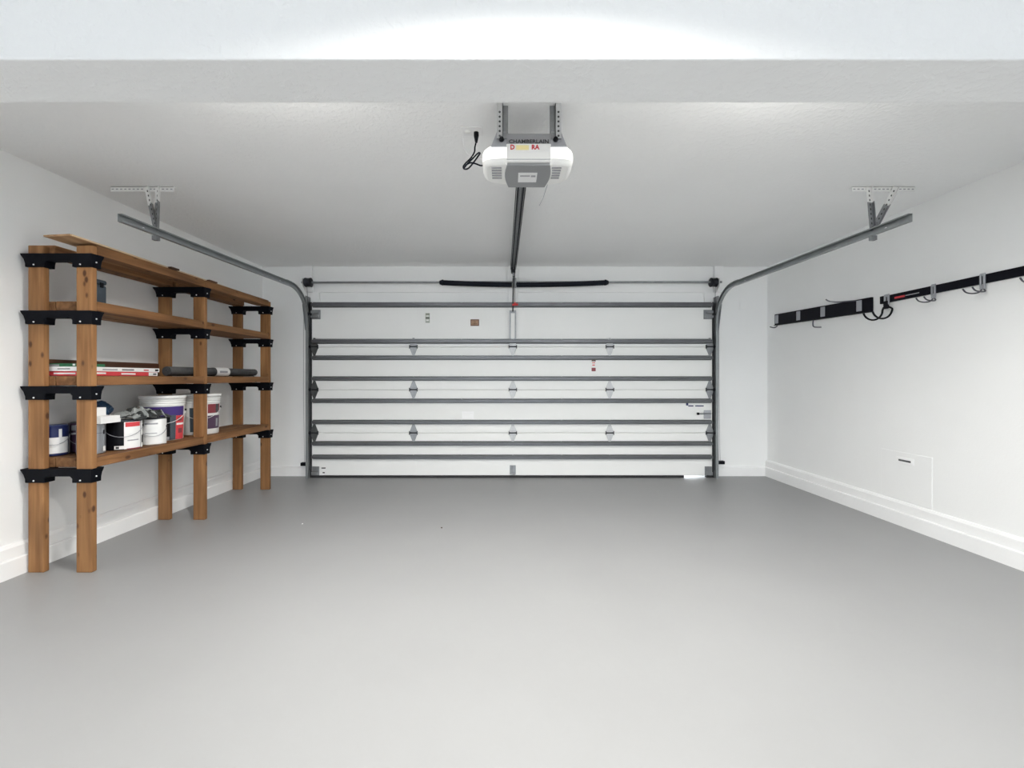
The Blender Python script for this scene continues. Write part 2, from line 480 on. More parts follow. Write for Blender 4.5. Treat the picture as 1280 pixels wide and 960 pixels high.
# struts: hat sections running the full width
strut_me = None
def strut_mesh(h):
    a = h / 2
    return MB().prism([(0, -a), (-0.003, -a), (-0.003, -a + 0.007), (-0.050, -a + 0.015), (-0.050, a - 0.015), (-0.003, a - 0.007), (-0.003, a), (0, a)],
                      'x', DX0 + 0.012, DX1 - 0.012)
for py, h in ((380.3, 0.066), (426.3, 0.062), (447, 0.058), (473.2, 0.056), (501.2, 0.056), (528, 0.056), (555, 0.058), (572, 0.058)):
    z = Z(py, DOOR_Y - 0.05)
    s = obj('reinforcement_strut', strut_mesh(h), M['strut'], door, (0, DOOR_Y, z))
    for xb in (X(517, DOOR_Y), XC, X(762, DOOR_Y), X(577, DOOR_Y), X(702, DOOR_Y)):
        obj('bolt', MB().lathe((0, 0, 0), [(0, -0.006), (0.006, -0.006), (0.008, 0), (0, 0)], 8, axis='y'), M['galv'], s, (xb, DOOR_Y - 0.003, z + h / 2 - 0.007))
# hinges
def hinge(x, z, HM):
    h = obj('hinge', MB().prism([(-0.012, -0.108), (0.012, -0.108), (0.046, -0.02), (0.046, 0.02), (0.012, 0.108), (-0.012, 0.108), (-0.046, 0.02), (-0.046, -0.02)],
                                'y', -0.006, 0), HM, door, (x, DOOR_Y - 0.001, z), bevel=0.002)
    obj('hinge_pin', MB().cyl((-0.050, 0, 0), (0.050, 0, 0), 0.008, 10), M['dark'], h, (x, DOOR_Y - 0.013, z))
    obj('knuckle', MB().prism([(-0.030, -0.026), (0.030, -0.026), (0.022, 0.026), (-0.022, 0.026)], 'y', -0.014, -0.005), HM, h, (x, DOOR_Y - 0.001, z), bevel=0.003)
    for sg in (-1, 1):
        obj('hinge_tab', MB().box(-0.004, 0.004, -0.022, -0.004, -0.022, 0.022), M['dark'], h, (x + sg * 0.047, DOOR_Y - 0.001, z))
    return h
hx = [DX0 + 0.030, X(517, DOOR_Y), XC, X(762, DOOR_Y), DX1 - 0.030]
proto = {}
for zj in (ZJ[1], ZJ[2], ZJ[3]):
    for k, x in enumerate(hx):
        tone = ('galv_no_glare', 'galv', 'zinc_or_glare', 'zinc_or_glare', 'galv')[k]  # glare is put into the steel colour: pale middle hinges, dark left ones
        if tone not in proto: proto[tone] = hinge(x, zj, M[tone])
        else: dup(proto[tone], door, (x, DOOR_Y - 0.001, zj))
        if k in (0, 4):
            sgn = -1 if k == 0 else 1
            obj('roller', MB().cyl((0, 0, 0), (sgn * 0.045, 0, 0), 0.006, 8).cyl((sgn * 0.045, 0, 0), (sgn * 0.058, 0, 0), 0.020, 16), M['dark'], door, (x + sgn * 0.02, DOOR_Y - 0.030, zj))
# top roller brackets, bottom corner brackets
for sgn, x in ((1, DX0), (-1, DX1)):
    z = Z(393, DOOR_Y)
    mb = MB().box(min(0, sgn * 0.105), max(0, sgn * 0.105), -0.008, 0, -0.06, 0.055)
    mb.box(min(0.0, sgn * 0.10), max(0.0, sgn * 0.10), -0.045, -0.008, -0.045, -0.020).box(min(0.0, sgn * 0.085), max(0.0, sgn * 0.085), -0.040, -0.008, 0.012, 0.040)
    b = obj('top_bracket', mb, M['galv'], door, (x, DOOR_Y, z), bevel=0.002)
    obj('roller', MB().cyl((0, 0, 0), (-sgn * 0.030, 0, 0), 0.006, 8).cyl((-sgn * 0.030, 0, 0), (-sgn * 0.042, 0, 0), 0.020, 16), M['dark'], b, (x, DOOR_Y - 0.03, z))
    obj('bottom_bracket', MB().box(min(0, sgn * 0.085), max(0, sgn * 0.085), -0.010, 0, -0.05, 0.058).box(min(0, sgn * 0.075), max(0, sgn * 0.075), -0.035, -0.010, -0.045, -0.005),
        M['galv'], door, (x + sgn * 0.006, DOOR_Y, 0.082), bevel=0.002)
# rubber bottom seal with a torn-away stretch near the right corner where daylight comes in
g0, g1 = X(855, DOOR_Y), X(883, DOOR_Y)
obj('bottom_seal', MB().box(DX0, g0, DOOR_Y - 0.004, DOOR_Y + 0.044, 0.0, 0.030), M['seal_and_shade'], door, bevel=0.004)
obj('bottom_seal', MB().box(g1, DX1, DOOR_Y - 0.004, DOOR_Y + 0.044, 0.0, 0.030), M['seal_and_shade'], door, bevel=0.004)
# step plate at the bottom middle
obj('lift_handle', MB().box(-0.036, 0.036, -0.012, 0, -0.055, 0.055).box(-0.030, 0.030, -0.05, -0.012, -0.05, -0.042).box(-0.010, 0.010, -0.018, -0.012, -0.03, 0.05), M['galv'], door, (XC, DOOR_Y, 0.10), bevel=0.003)
# operator bracket on the top section
zb0, zb1 = Z(424, DOOR_Y), Z(388, DOOR_Y)
ob = obj('operator_bracket', MB().prism([(-0.040, 0), (-0.040, -0.03), (-0.034, -0.03), (-0.034, -0.006), (0.034, -0.006), (0.034, -0.03), (0.040, -0.03), (0.040, 0)], 'z', zb0, zb1), M['galv'], door, (XC, DOOR_Y, 0))
obj('bracket_face', MB().box(-0.024, 0.024, -0.012, -0.0055, zb0 + 0.01, zb1 - 0.035), M['white'], ob, (XC, DOOR_Y, 0))
# slide lock on the right
lk = obj('slide_lock', MB().box(-0.045, 0.045, -0.010, 0, -0.052, 0.052), M['clip'], door, (X(884, DOOR_Y), DOOR_Y, Z(518, DOOR_Y)), bevel=0.004)
obj('lock_bolt', MB().cyl((-0.13, -0.016, 0), (0.04, -0.016, 0), 0.007, 10), M['galv'], lk, (X(884, DOOR_Y), DOOR_Y, Z(517, DOOR_Y)))
obj('bolt_knob', MB().cyl((-0.130, -0.016, 0), (-0.108, -0.016, 0), 0.015, 12), M['black'], lk, (X(884, DOOR_Y), DOOR_Y, Z(517, DOOR_Y)))
# stickers
def sticker(px, py, w, h, m, prints, label):
    c = (X(px, DOOR_Y), DOOR_Y, Z(py, DOOR_Y))
    s = obj('sticker', MB().box(-w / 2, w / 2, -0.0022, -0.0005, -h / 2, h / 2), m, door, c)
    s['label'] = label
    for (x0, x1, z0, z1, pm) in prints:
        obj('print', MB().box(x0 * w, x1 * w, -0.003, -0.0021, z0 * h, z1 * h), pm, s, c)
sticker(534.5, 397.5, 0.052, 0.118, M['greenish'], [(-.5, .5, -.06, .06, M['mattegrey']), (-.5, .5, .36, .42, M['mattegrey']), (-.5, .5, -.46, -.40, M['greyprint']), (-.3, .3, .14, .26, M['whitepaper']), (-.3, .3, -.32, -.16, M['whitepaper'])], 'small pale green sticker with dark bars')
sticker(593.5, 403.3, 0.105, 0.080, M['brownprint'], [(-.40, .40, -.36, .36, M['tan']), (-.2, .1, .02, .22, M['brownprint']), (-.28, .28, -.24, -.12, M['brownprint'])], 'small brown framed sticker')
sticker(742, 457, 0.070, 0.150, M['whitepaper'], [(-.36, .36, .34, .44, M['brownprint']), (-.28, .28, .20, .26, M['redprint']), (-.22, .22, .0, .08, M['redprint']), (-.36, .36, -.46, -.18, M['maroon'])], 'white warning sticker with a dark red block')
sticker(585, 519, 0.145, 0.090, M['bright'], [(-.4, .4, .22, .26, M['outlet']), (-.4, .2, .0, .04, M['outlet'])], 'plain white sticker')
sticker(404.5, 588, 0.070, 0.100, M['whitepaper'], [(-.36, .36, .22, .36, M['black']), (-.16, .22, -.34, -.20, M['black'])], 'white sticker with black bars')
sticker(868.5, 506, 0.225, 0.045, M['door'], [(-.48, -.36, -.2, .48, M['navy']), (-.36, -.08, -.45, -.15, M['navy']), (.02, .48, -.45, -.15, M['navy'])], 'navy maker mark and lettering')

# ------------------------------------------------------------------ tracks
def c_section_sweep(path, normals, side, w=0.052, d=0.028, t=0.0025):
    """path of points (y,z) with in-plane normals; open side faces `side` (+1 = +x)"""
    prof = [(0, -w / 2), (side * d, -w / 2), (side * d, -w / 2 + 0.012), (side * (d - t), -w / 2 + 0.012), (side * (d - t), -w / 2 + t), (side * t, -w / 2 + t),
            (side * t, w / 2 - t), (side * (d - t), w / 2 - t), (side * (d - t), w / 2 - 0.008), (side * d, w / 2 - 0.008), (side * d, w / 2), (0, w / 2)]
    k = len(prof); mb = MB(); vs = []
    for (y, z), (ny, nz) in zip(path, normals):
        for a, b in prof: vs.append((a, y + ny * b, z + nz * b))
    fs = [tuple(range(k)), tuple(range(len(vs) - k, len(vs)))]
    for i in range(len(path) - 1):
        for j in range(k):
            j2 = (j + 1) % k
            fs.append((i * k + j, i * k + j2, (i + 1) * k + j2, (i + 1) * k + j))
    return mb.add(vs, fs)
TY = DOOR_Y - 0.030                   # track centre line in front of the door face
ZT_FAR, ZT_NEAR, YN, R = 2.275, 2.232, 2.665, 0.40
path = [(TY, 0.0), (TY, ZT_FAR - R)]
nor = [(1, 0), (1, 0)]
for k in range(1, 13):
    a = math.pi / 2 * k / 12
    path.append((TY - R + R * math.cos(a), ZT_FAR - R + R * math.sin(a))); nor.append((math.cos(a), math.sin(a)))
path.append((YN, ZT_NEAR)); nor.append((0, 1))
for sgn, xt, side_name in ((-1, DX0 - 0.050, 'left'), (1, DX1 + 0.050, 'right')):
    t = thing('garage_door_track', 'grey steel garage door track curving under the ceiling %s' % ('above the wooden shelving' if sgn < 0 else 'beside the black hook rails'), 'track', (xt, TY, 0), 'garage door tracks')
    obj('track', c_section_sweep(path, nor, -sgn), M['track'], t, (xt, 0, 0))
    # outer wall angle that holds the vertical track
    obj('track_angle', MB().prism([(sgn * 0.002, WALL_Y - 0.037), (sgn * 0.032, WALL_Y - 0.037), (sgn * 0.032, WALL_Y - 0.041), (sgn * 0.006, WALL_Y - 0.041), (sgn * 0.006, TY - 0.02), (sgn * 0.002, TY - 0.02)], 'z', 0.0, ZT_FAR - R - 0.02), M['track'], t, (xt, 0, 0))
    # flag bracket at the curve
    obj('flag_bracket', MB().prism([(TY - 0.03, 1.80), (WALL_Y - 0.037, 1.80), (WALL_Y - 0.037, 2.22), (TY - 0.02, 2.22), (TY - 0.10, 2.10)], 'x', sgn * 0.002, sgn * 0.006), M['galv'], t, (xt, 0, 0))
    # splice tab at the end of the curve
    obj('splice_plate', MB().box(-0.012, 0.012, 4.66, 4.76, ZT_FAR + 0.024, ZT_FAR + 0.030), M['galv'], t, (xt + sgn * -0.012, 0, 0))
    # end stop bolts in the web
    for yb in (2.85, 4.55):
        zz = ZT_NEAR + (ZT_FAR - ZT_NEAR) * (yb - YN) / (TY - R - YN)
        obj('bolt', MB().lathe((0, 0, 0), [(0, -sgn * 0.004), (0.006, -sgn * 0.004), (0.008, 0), (0, 0)], 10, axis='x'), M['screw'], t, (xt - sgn * 0.0025, yb, zz - 0.006))
    # ceiling hanger: perforated angle and two braces, the top ends painted over with the ceiling
    yc, yt = 3.09, 2.955
    if sgn < 0: a0, a1, t1, t2 = X(141, yc), X(219, yc), X(186, yc), X(200, yc)
    else: a0, a1, t1, t2 = X(1063, yc), X(1141, yc), X(1117, yc), X(1083, yc)
    ha = obj('hanger_angle', MB().box(a0, a1, yc - 0.016, yc + 0.016, CEIL - 0.003, CEIL).box(a0, a1, yc - 0.016, yc - 0.013, CEIL - 0.036, CEIL), M['paint_metal'], t)
    n = 15
    holes = MB()
    for k in range(n):
        xx = a0 + (a1 - a0) * (k + 0.5) / n
        holes.prism([(xx - 0.008, CEIL - 0.023), (xx + 0.008, CEIL - 0.023), (xx + 0.008, CEIL - 0.015), (xx - 0.008, CEIL - 0.015)], 'y', yc - 0.0165, yc - 0.0125)
    ho = obj('slot_holes', holes, M['greyprint'], ha); ho['kind'] = 'stuff'
    zt = ZT_NEAR + (ZT_FAR - ZT_NEAR) * (yt - YN) / (TY - R - YN) + 0.03
    for tx, split in ((t1, 0.42), (t2, 0.36)):
        top = Vector((tx, yc - 0.018, CEIL - 0.004)); bot = Vector((xt - sgn * 0.004, yt, zt - 0.02))
        ax = (bot - top); u = Vector((1, 0, 0)) - ax.normalized() * ax.normalized().x; u.normalize()
        vv = ax.normalized().cross(u)
        mb = MB()
        mid = top + ax * split
        for q, (p0, p1) in enumerate(((top, mid), (mid, bot))):
            mb.mi = q
            mb.hexa([p0 - u * .017 - vv * .0015, p0 + u * .017 - vv * .0015, p0 + u * .017 + vv * .0015, p0 - u * .017 + vv * .0015,
                     p1 - u * .017 - vv * .0015, p1 + u * .017 - vv * .0015, p1 + u * .017 + vv * .0015, p1 - u * .017 + vv * .0015])
            mb.hexa([p0 + u * .014, p0 + u * .017, p0 + u * .017 + vv * .02, p0 + u * .014 + vv * .02,
                     p1 + u * .014, p1 + u * .017, p1 + u * .017 + vv * .02, p1 + u * .014 + vv * .02])
        br = obj('hanger_brace', mb, [M['paint_metal'], M['galv']], t)
        hb = MB()
        for k in range(8):
            c = top + ax * (0.10 + 0.105 * k)
            nv = vv if vv.y < 0 else -vv
            c = c + nv * 0.0018
            d = ax.normalized()
            hb.add([c - u * .004 - d * .009, c + u * .004 - d * .009, c + u * .004 + d * .009, c - u * .004 + d * .009], [(0, 1, 2, 3)])
        hbo = obj('slot_holes', hb, M['mattegrey'], br); hbo['kind'] = 'stuff'
    obj('hanger_clamp', MB().box(xt - 0.018, xt + 0.018, yt - 0.014, yt + 0.014, zt - 0.086, zt - 0.055).box(xt + sgn * 0.0005, xt + sgn * 0.006, yt - 0.014, yt + 0.014, zt - 0.086, zt + 0.01), M['galv'], t)

# ------------------------------------------------------------------ torsion shaft
SY = WALL_Y - 0.105
SZ = Z(353, SY)
xs0, xs1 = X(377, SY), X(902, SY)
ts = thing('torsion_shaft', 'steel torsion shaft with a black coil spring above the garage door', 'spring', ((xs0 + xs1) / 2, SY, SZ))
obj('shaft', MB().cyl((xs0, SY, SZ), (xs1, SY, SZ + 0.004), 0.0135, 14), M['galv'], ts)
for (pa, pb) in ((553, 640), (645, 757)):
    xa, xb = X(pa, SY), X(pb, SY)
    prof = []; n = 150
    for k in range(n + 1):
        x = xa + (xb - xa) * k / n
        prof += [(0.029 if k % 2 else 0.0335, x)]
    sag = lambda x: -0.028 * (1 - ((x - X(655, SY)) / 1.05) ** 2)
    mb = MB()
    mb.lathe((0, SY, SZ), [(0.012, xa)] + prof + [(0.012, xb)], 14, axis='x')
    mb.v = [(x, y, z + sag(x)) for x, y, z in mb.v]
    obj('spring', mb, M['spring'], ts)
    xe = xa if pa == 553 else xb
    obj('winding_cone', MB().lathe((xe, SY, SZ + sag(xe) * 0.5), [(0.012, -0.035), (0.022, -0.035), (0.036, 0), (0.036, 0.012), (0.012, 0.012)] if pa == 553 else [(0.012, -0.012), (0.036, -0.012), (0.036, 0), (0.022, 0.035), (0.012, 0.035)], 16, axis='x'), M['spring'], ts)
obj('centre_bracket', MB().box(-0.024, 0.024, -0.03, 0.003, -0.062, 0.052).box(-0.02, 0.02, 0.0, WALL_Y - 0.036 - SY, -0.04, 0.03), M['galv'], ts, (X(643, SY), SY, SZ - 0.004), bevel=0.004)
for sgn, pxd in ((-1, 385.5), (1, 892)):
    xd = X(pxd, SY)
    obj('cable_drum', MB().lathe((xd, SY, SZ), [(0.014, -0.042), (0.052, -0.042), (0.056, -0.036), (0.056, -0.030), (0.052, -0.027), (0.052, 0.024), (0.056, 0.028), (0.056, 0.036), (0.040, 0.042), (0.014, 0.042)], 24, axis='x'), M['dark'], ts)
    bx = xd + sgn * 0.058
    obj('bearing_plate', MB().prism([(SY - 0.035, SZ - 0.05), (WALL_Y - 0.036, SZ - 0.12), (WALL_Y - 0.036, SZ + 0.06), (SY - 0.035, SZ + 0.045)], 'x', bx - 0.002, bx + 0.002), M['paint_metal'], ts)
    xcab = DX0 - 0.018 if sgn < 0 else DX1 + 0.018
    obj('lift_cable', MB().tube([(xd, SY - 0.046, SZ), (xcab, DOOR_Y - 0.03, SZ - 0.6), (xcab, DOOR_Y - 0.03, 0.10)], 0.0025, 6), M['dark'], ts)

# ------------------------------------------------------------------ door opener
OY, OYF = 2.15, 2.42
OX0_, OX1_ = X(602, OY), X(718, OY)
OC = (OX0_ + OX1_) / 2
OZ0, OZ1 = Z(203.5, OY), Z(167, OY)
op = thing('garage_door_opener', 'white and grey ceiling garage door opener with side lenses and a long rail', 'opener', (OC, (OY + OYF) / 2, CEIL))
hw = (OX1_ - OX0_) / 2
def outline(sx, inset, n=40):
    """plan outline of the housing: nearly straight rear edge, generously rounded far corners"""
    pts = []
    for k in range(n):
        q = 2 * math.pi * k / n
        c, s = math.cos(q), math.sin(q)
        ex = 0.50 if s < 0 else 0.66
        ey = 0.22 if s < 0 else 0.70
        x = math.copysign(abs(c) ** ex, c) * hw * sx
        y = math.copysign(abs(s) ** ey, s) * ((OYF - OY) / 2 - inset)
        pts.append((OC + x, (OY + OYF) / 2 + y))
    return pts
lev = [(0.90, 0.022, OZ0 + 0.000), (0.97, 0.006, OZ0 + 0.006), (1.0, 0.0, OZ0 + 0.024), (1.0, 0.0, OZ0 + 0.062), (0.97, 0.004, OZ0 + 0.080), (0.90, 0.014, OZ0 + 0.097), (0.78, 0.03, OZ0 + 0.112), (0.62, 0.05, OZ0 + 0.122)]
mb = MB(); n = 40; vs = []
for sx, ins, z in lev: vs += [(x, y, z) for x, y in outline(sx, ins, n)]
fs = [tuple(range(n))[::-1], tuple(range(len(vs) - n, len(vs)))]
mb.add(vs, fs)
def skin(i0, i1):
    return [(i * n + k, i * n + (k + 1) % n, (i + 1) * n + (k + 1) % n, (i + 1) * n + k) for i in range(i0, i1) for k in range(n)]
mb2 = MB(); mb2.add(vs, skin(0, 2) + skin(5, 7), True)
mb2.add(vs[:n], [tuple(range(n))]); mb2.add(vs[-n:], [tuple(range(n))])
obj('housing', mb2, M['white'], op)
obj('light_lens', MB().add(vs, skin(2, 5), True), M['lens'], op)
cx0, cx1 = X(633.5, OY), X(688, OY)
obj('chassis', MB().box(cx0 - 0.004, cx1 + 0.004, OY - 0.004, OYF - 0.04, OZ0 + 0.094, OZ1), M['greymetal'], op, bevel=0.005)
rp = obj('rear_panel', MB().box(cx0 - 0.002, cx1 + 0.002, OY - 0.008, OY + 0.03, OZ0 + 0.004, OZ0 + 0.094), M['white'], op, bevel=0.004)
obj('panel_seam', MB().box(cx0, cx1, OY - 0.0095, OY - 0.0075, OZ0 + 0.012, OZ0 + 0.0145), M['greyprint'], rp)
# warning sticker and lettering
wz = OZ0 + 0.072
ws = obj('warning_sticker', MB().box(cx0 + 0.004, cx1 - 0.004, OY - 0.0095, OY - 0.0075, wz - 0.022, wz + 0.018), M['whitepaper'], rp)
obj('print', MB().box(X(645, OY), X(661, OY), OY - 0.0102, OY - 0.009, wz - 0.012, wz + 0.012), M['yellowprint'], rp)
lettering('print', 'D', 0.034, M['redprint'], rp, (X(640.5, OY), OY - 0.0100, wz + 0.001), FACE_CAM, 0.9, 0.0012)
lettering('print', 'RA', 0.032, M['redprint'], rp, (X(669, OY), OY - 0.0100, wz + 0.001), FACE_CAM, 0.95, 0.0012)
lettering('lettering', 'CHAMBERLAIN', 0.027, M['mattegrey'], op, (X(661, OY), OY - 0.0062, OZ0 + 0.104), FACE_CAM, 1.12, 0.0006)
# underside cover, label and vents
uz = OZ0 - 0.004
def under(y): return (OYF - OY - 0.02) * y + OY + 0.008
cw = (cx1 - cx0) / 2; cc = (cx0 + cx1) / 2
poly = []
for k in range(9):
    t = k / 8; poly.append((cc + cw * (0.99 + 0.14 * math.sin(math.pi * min(1, t * 1.0)) - 0.06 * t), under(t)))
poly += [(2 * cc - x, y) for x, y in poly[::-1]]
uc = obj('underside_cover', MB().prism(poly, 'z', uz - 0.006, OZ0 + 0.01), M['grey'], op, bevel=0.003)
rim = [(cc + (x - cc) * 1.06, OY + 0.002 + (y - OY) * 1.0) for x, y in poly]
obj('cover_rim', MB().prism(rim, 'z', uz - 0.001, OZ0 + 0.012), M['white'], op, bevel=0.002)
obj('label_plate', MB().box(cc - 0.050, cc + 0.050, under(0.30), under(0.72), uz - 0.0085, uz - 0.0055), M['outlet'], uc)
obj('print', MB().box(cc - 0.040, cc + 0.012, under(0.40), under(0.45), uz - 0.0095, uz - 0.008).box(cc + 0.018, cc + 0.042, under(0.40), under(0.47), uz - 0.0095, uz - 0.008), M['greyprint'], uc)
for sgn in (-1, 1):
    for k in range(5):
        yv = under(0.17 + 0.11 * k)
        obj('vent_slot', MB().box(-0.026, 0.026, -0.006, 0.006, -0.004, 0.004), M['greyprint'], op, (OC + sgn * hw * 0.66 - 0.006, yv, OZ0 + 0.0005))
# corner plates, bolts and perforated straps
for sgn, xa in ((-1, X(621.5, OY + 0.04)), (1, X(700, OY + 0.04))):
    xi = cx0 if sgn < 0 else cx1
    zc = OZ0 + 0.112
    cp = obj('mounting_plate', MB().hexa([(xa + sgn * .03, OY - 0.002, zc - 0.03), (xi, OY - 0.002, zc - 0.03), (xi, OY + 0.008, zc - 0.03), (xa + sgn * .03, OY + 0.008, zc - 0.03),
                                         (xa, OY - 0.002, zc + 0.045), (xi - sgn * -0.004, OY - 0.002, zc + 0.045), (xi - sgn * -0.004, OY + 0.008, zc + 0.045), (xa, OY + 0.008, zc + 0.045)]), M['clip'], op)
    obj('bolt_cap', MB().lathe((X(627, OY) if sgn < 0 else X(694.5, OY), OY - 0.004, zc + 0.004), [(0, -0.012), (0.010, -0.012), (0.0135, 0.0), (0, 0)], 14, axis='y'), M['black'], cp)
    zb = OZ0 + 0.118
    sy = OY - 0.010
    xo = xa
    st = obj('hanging_strap', MB().box(min(xo, xo - sgn * 0.030), max(xo, xo - sgn * 0.030), sy - 0.002, sy, zb, CEIL), M['zinc_or_glare'], op)
    obj('strap_web', MB().box(min(xo - sgn * 0.030, xo - sgn * 0.056), max(xo - sgn * 0.030, xo - sgn * 0.056), sy + 0.020, sy + 0.022, zb, CEIL)
             .box(min(xo - sgn * 0.030, xo - sgn * 0.027), max(xo - sgn * 0.030, xo - sgn * 0.027), sy - 0.002, sy + 0.024, zb, CEIL), M['galv'], st)
    hol = MB()
    for k in range(6):
        z = zb + 0.012 + 0.024 * k
        hol.cyl((xo - sgn * 0.014, sy - 0.0035, z), (xo - sgn * 0.014, sy - 0.001, z), 0.0055, 10)
    ho = obj('strap_holes', hol, M['mattegrey'], st); ho['kind'] = 'stuff'
    obj('mount_ear', MB().box(min(xo, xo - sgn * 0.05), max(xo, xo - sgn * 0.05), sy + 0.0, OY + 0.02, OZ0 + 0.118, zb + 0.03), M['galv'], op)
obj('antenna_boot', MB().tube([(X(647, OY + .05), OY + 0.05, OZ1 + 0.007), (X(675, OY + .05), OY + 0.05, OZ1 + 0.008), (X(681, OY + .05), OY + 0.05, OZ1 + 0.006), (X(683, OY + .05), OY + 0.055, OZ1 - 0.004)], 0.007, 10), M['black'], op)
obj('antenna_wire', MB().tube([(X(684, OYF), OYF - 0.02, OZ0 + 0.004), (X(682, OYF), OYF + 0.0, OZ0 - 0.02), (X(679, OYF), OYF + 0.01, OZ0 - 0.062), (X(674, OYF), OYF + 0.01, OZ0 - 0.105)], 0.0016, 6), M['greyprint'], op)
# rail with the chain on both sides
ra, rb = Vector((X(651.5, 2.80), 2.30, 2.494)), Vector((X(641.5, 5.1), 5.10, Z(336, 5.1)))
ra.x = ra.x + (ra.x - rb.x) * 0.2
d = (rb - ra).normalized(); sx = Vector((1, 0, 0))
def bar(x0, x1, z0, z1):
    zz = Vector((0, 0, 1))
    return [ra + sx * x0 + zz * z0, ra + sx * x1 + zz * z0, rb + sx * x1 + zz * z0, rb + sx * x0 + zz * z0,
            ra + sx * x0 + zz * z1, ra + sx * x1 + zz * z1, rb + sx * x1 + zz * z1, rb + sx * x0 + zz * z1]
rl = obj('rail', MB().hexa(bar(-0.022, 0.022, 0.014, 0.018)).hexa(bar(-0.004, 0.004, -0.016, 0.014)), M['galv'], op)
for k in (-1, 1):
    obj('drive_chain', MB().hexa(bar(k * 0.019 - 0.0055, k * 0.019 + 0.0055, -0.006, 0.006)), M['spring'], rl)
    obj('rail_flange', MB().hexa(bar(k * 0.031 - 0.0025, k * 0.031 + 0.0025, -0.012, 0.018)), M['dark'], rl)
obj('pulley_bracket', MB().box(-0.026, 0.026, -0.05, 0.03, -0.042, 0.022).box(-0.012, 0.012, 0.0, WALL_Y - 0.036 - rb.y, -0.015, 0.015), M['dark'], op, tuple(rb + Vector((0, 0, -0.01))), bevel=0.006)
obj('header_tab', MB().box(-0.012, 0.012, -0.012, 0.012, -0.05, 0.0), M['galv'], op, tuple(rb + Vector((0.004, 0, -0.05))), bevel=0.003)
ty = 5.06
tp = Vector((X(642, ty), ty, Z(345, ty)))
ap = Vector((X(641, 5.14), DOOR_Y - 0.03, Z(389, 5.14)))
obj('door_arm', MB().tube([tp, tp + (ap - tp) * 0.5 + Vector((0, -0.01, 0)), ap], 0.008, 8), M['dark'], op)
rh = Vector((X(643.5, 5.05), 5.05, Z(381, 5.05)))
obj('release_handle', MB().cyl(rh + Vector((-0.030, 0, 0)), rh + Vector((0.038, 0, 0.004)), 0.013, 10).cyl(rh, rh + Vector((0, 0, 0.03)), 0.011, 10), M['red'], op)
obj('release_cord', MB().tube([rh + Vector((0, 0, 0.02)), Vector((rh.x, 5.05, Z(340, 5.05)))], 0.0035, 6), M['dark'], op)

# outlet on the ceiling, power cord, low-voltage wire
oy = 530 * (CEIL - EYE) / (472 - 163.5)
oxc = X(590, oy)
t = thing('ceiling_outlet', 'white electrical outlet plate on the ceiling beside the opener', 'outlet', (oxc, oy, CEIL))
obj('cover_plate', MB().box(-0.062, 0.062, -0.042, 0.042, -0.006, 0), M['outlet'], t, (oxc, oy, CEIL), bevel=0.003)
for k in (-1, 1):
    obj('receptacle', MB().lathe((0, 0, 0), [(0, -0.010), (0.016, -0.010), (0.018, -0.006), (0.018, -0.004)], 20), M['white'], t, (oxc + k * 0.024, oy, CEIL))
def at(px, py, y): return (X(px, y), y, Z(py, y))
pc = thing('power_cord', 'dark power cord looped in a bunch below the ceiling outlet', 'cord', (oxc + 0.024, oy, CEIL - 0.01))
obj('plug', MB().lathe((0, 0, 0), [(0, 0), (0.014, 0), (0.014, -0.018), (0.007, -0.055), (0, -0.055)], 14), M['black'], pc, (oxc + 0.024, oy, CEIL - 0.010))
y1, y2 = oy - 0.03, oy - 0.05
pts = [(oxc + 0.024, oy, CEIL - 0.06)] + [at(*p) for p in ((593.6, 184, oy), (593, 190, oy - .01), (589, 197, y1), (582, 204, y1), (579, 208.5, y1), (581, 211.5, y1), (586, 210, y2), (592, 203, y2), (598.5, 194, y2),
       (600, 191.5, y2 - .01), (597.5, 191.5, y2 - .02), (591, 198, y2 - .02), (584, 205, y2 - .02), (580.5, 209.5, y2 - .01), (583, 206, y2), (588, 203.5, y2), (594, 204.5, y2), (601, 207, OYF - 0.09), (606, 206, OYF - 0.12))]
def smooth_path(pts, k=5):
    pts = [Vector(p) for p in pts]; out = []
    for i in range(len(pts) - 1):
        p0, p1, p2, p3 = pts[max(i - 1, 0)], pts[i], pts[i + 1], pts[min(i + 2, len(pts) - 1)]
        for j in range(k):
            t = j / k
            out.append(0.5 * ((2 * p1) + (p2 - p0) * t + (2 * p0 - 5 * p1 + 4 * p2 - p3) * t * t + (3 * p1 - p0 - 3 * p2 + p3) * t ** 3))
    return out + [pts[-1]]
obj('cable', MB().tube(smooth_path(pts), 0.0042, 8), M['spring'], pc)
lv = obj('bell_wire', MB().tube(smooth_path([(oxc - 0.05, oy, CEIL - 0.004), at(579, 180, oy - .01), at(581, 187, oy - .01), at(585, 193, y1), at(592, 196, y1), at(603, 199, OY + 0.16)]), 0.0016, 6), M['outlet'])
tag(lv, 'thin white bell wire running from the outlet plate to the opener', 'wire')

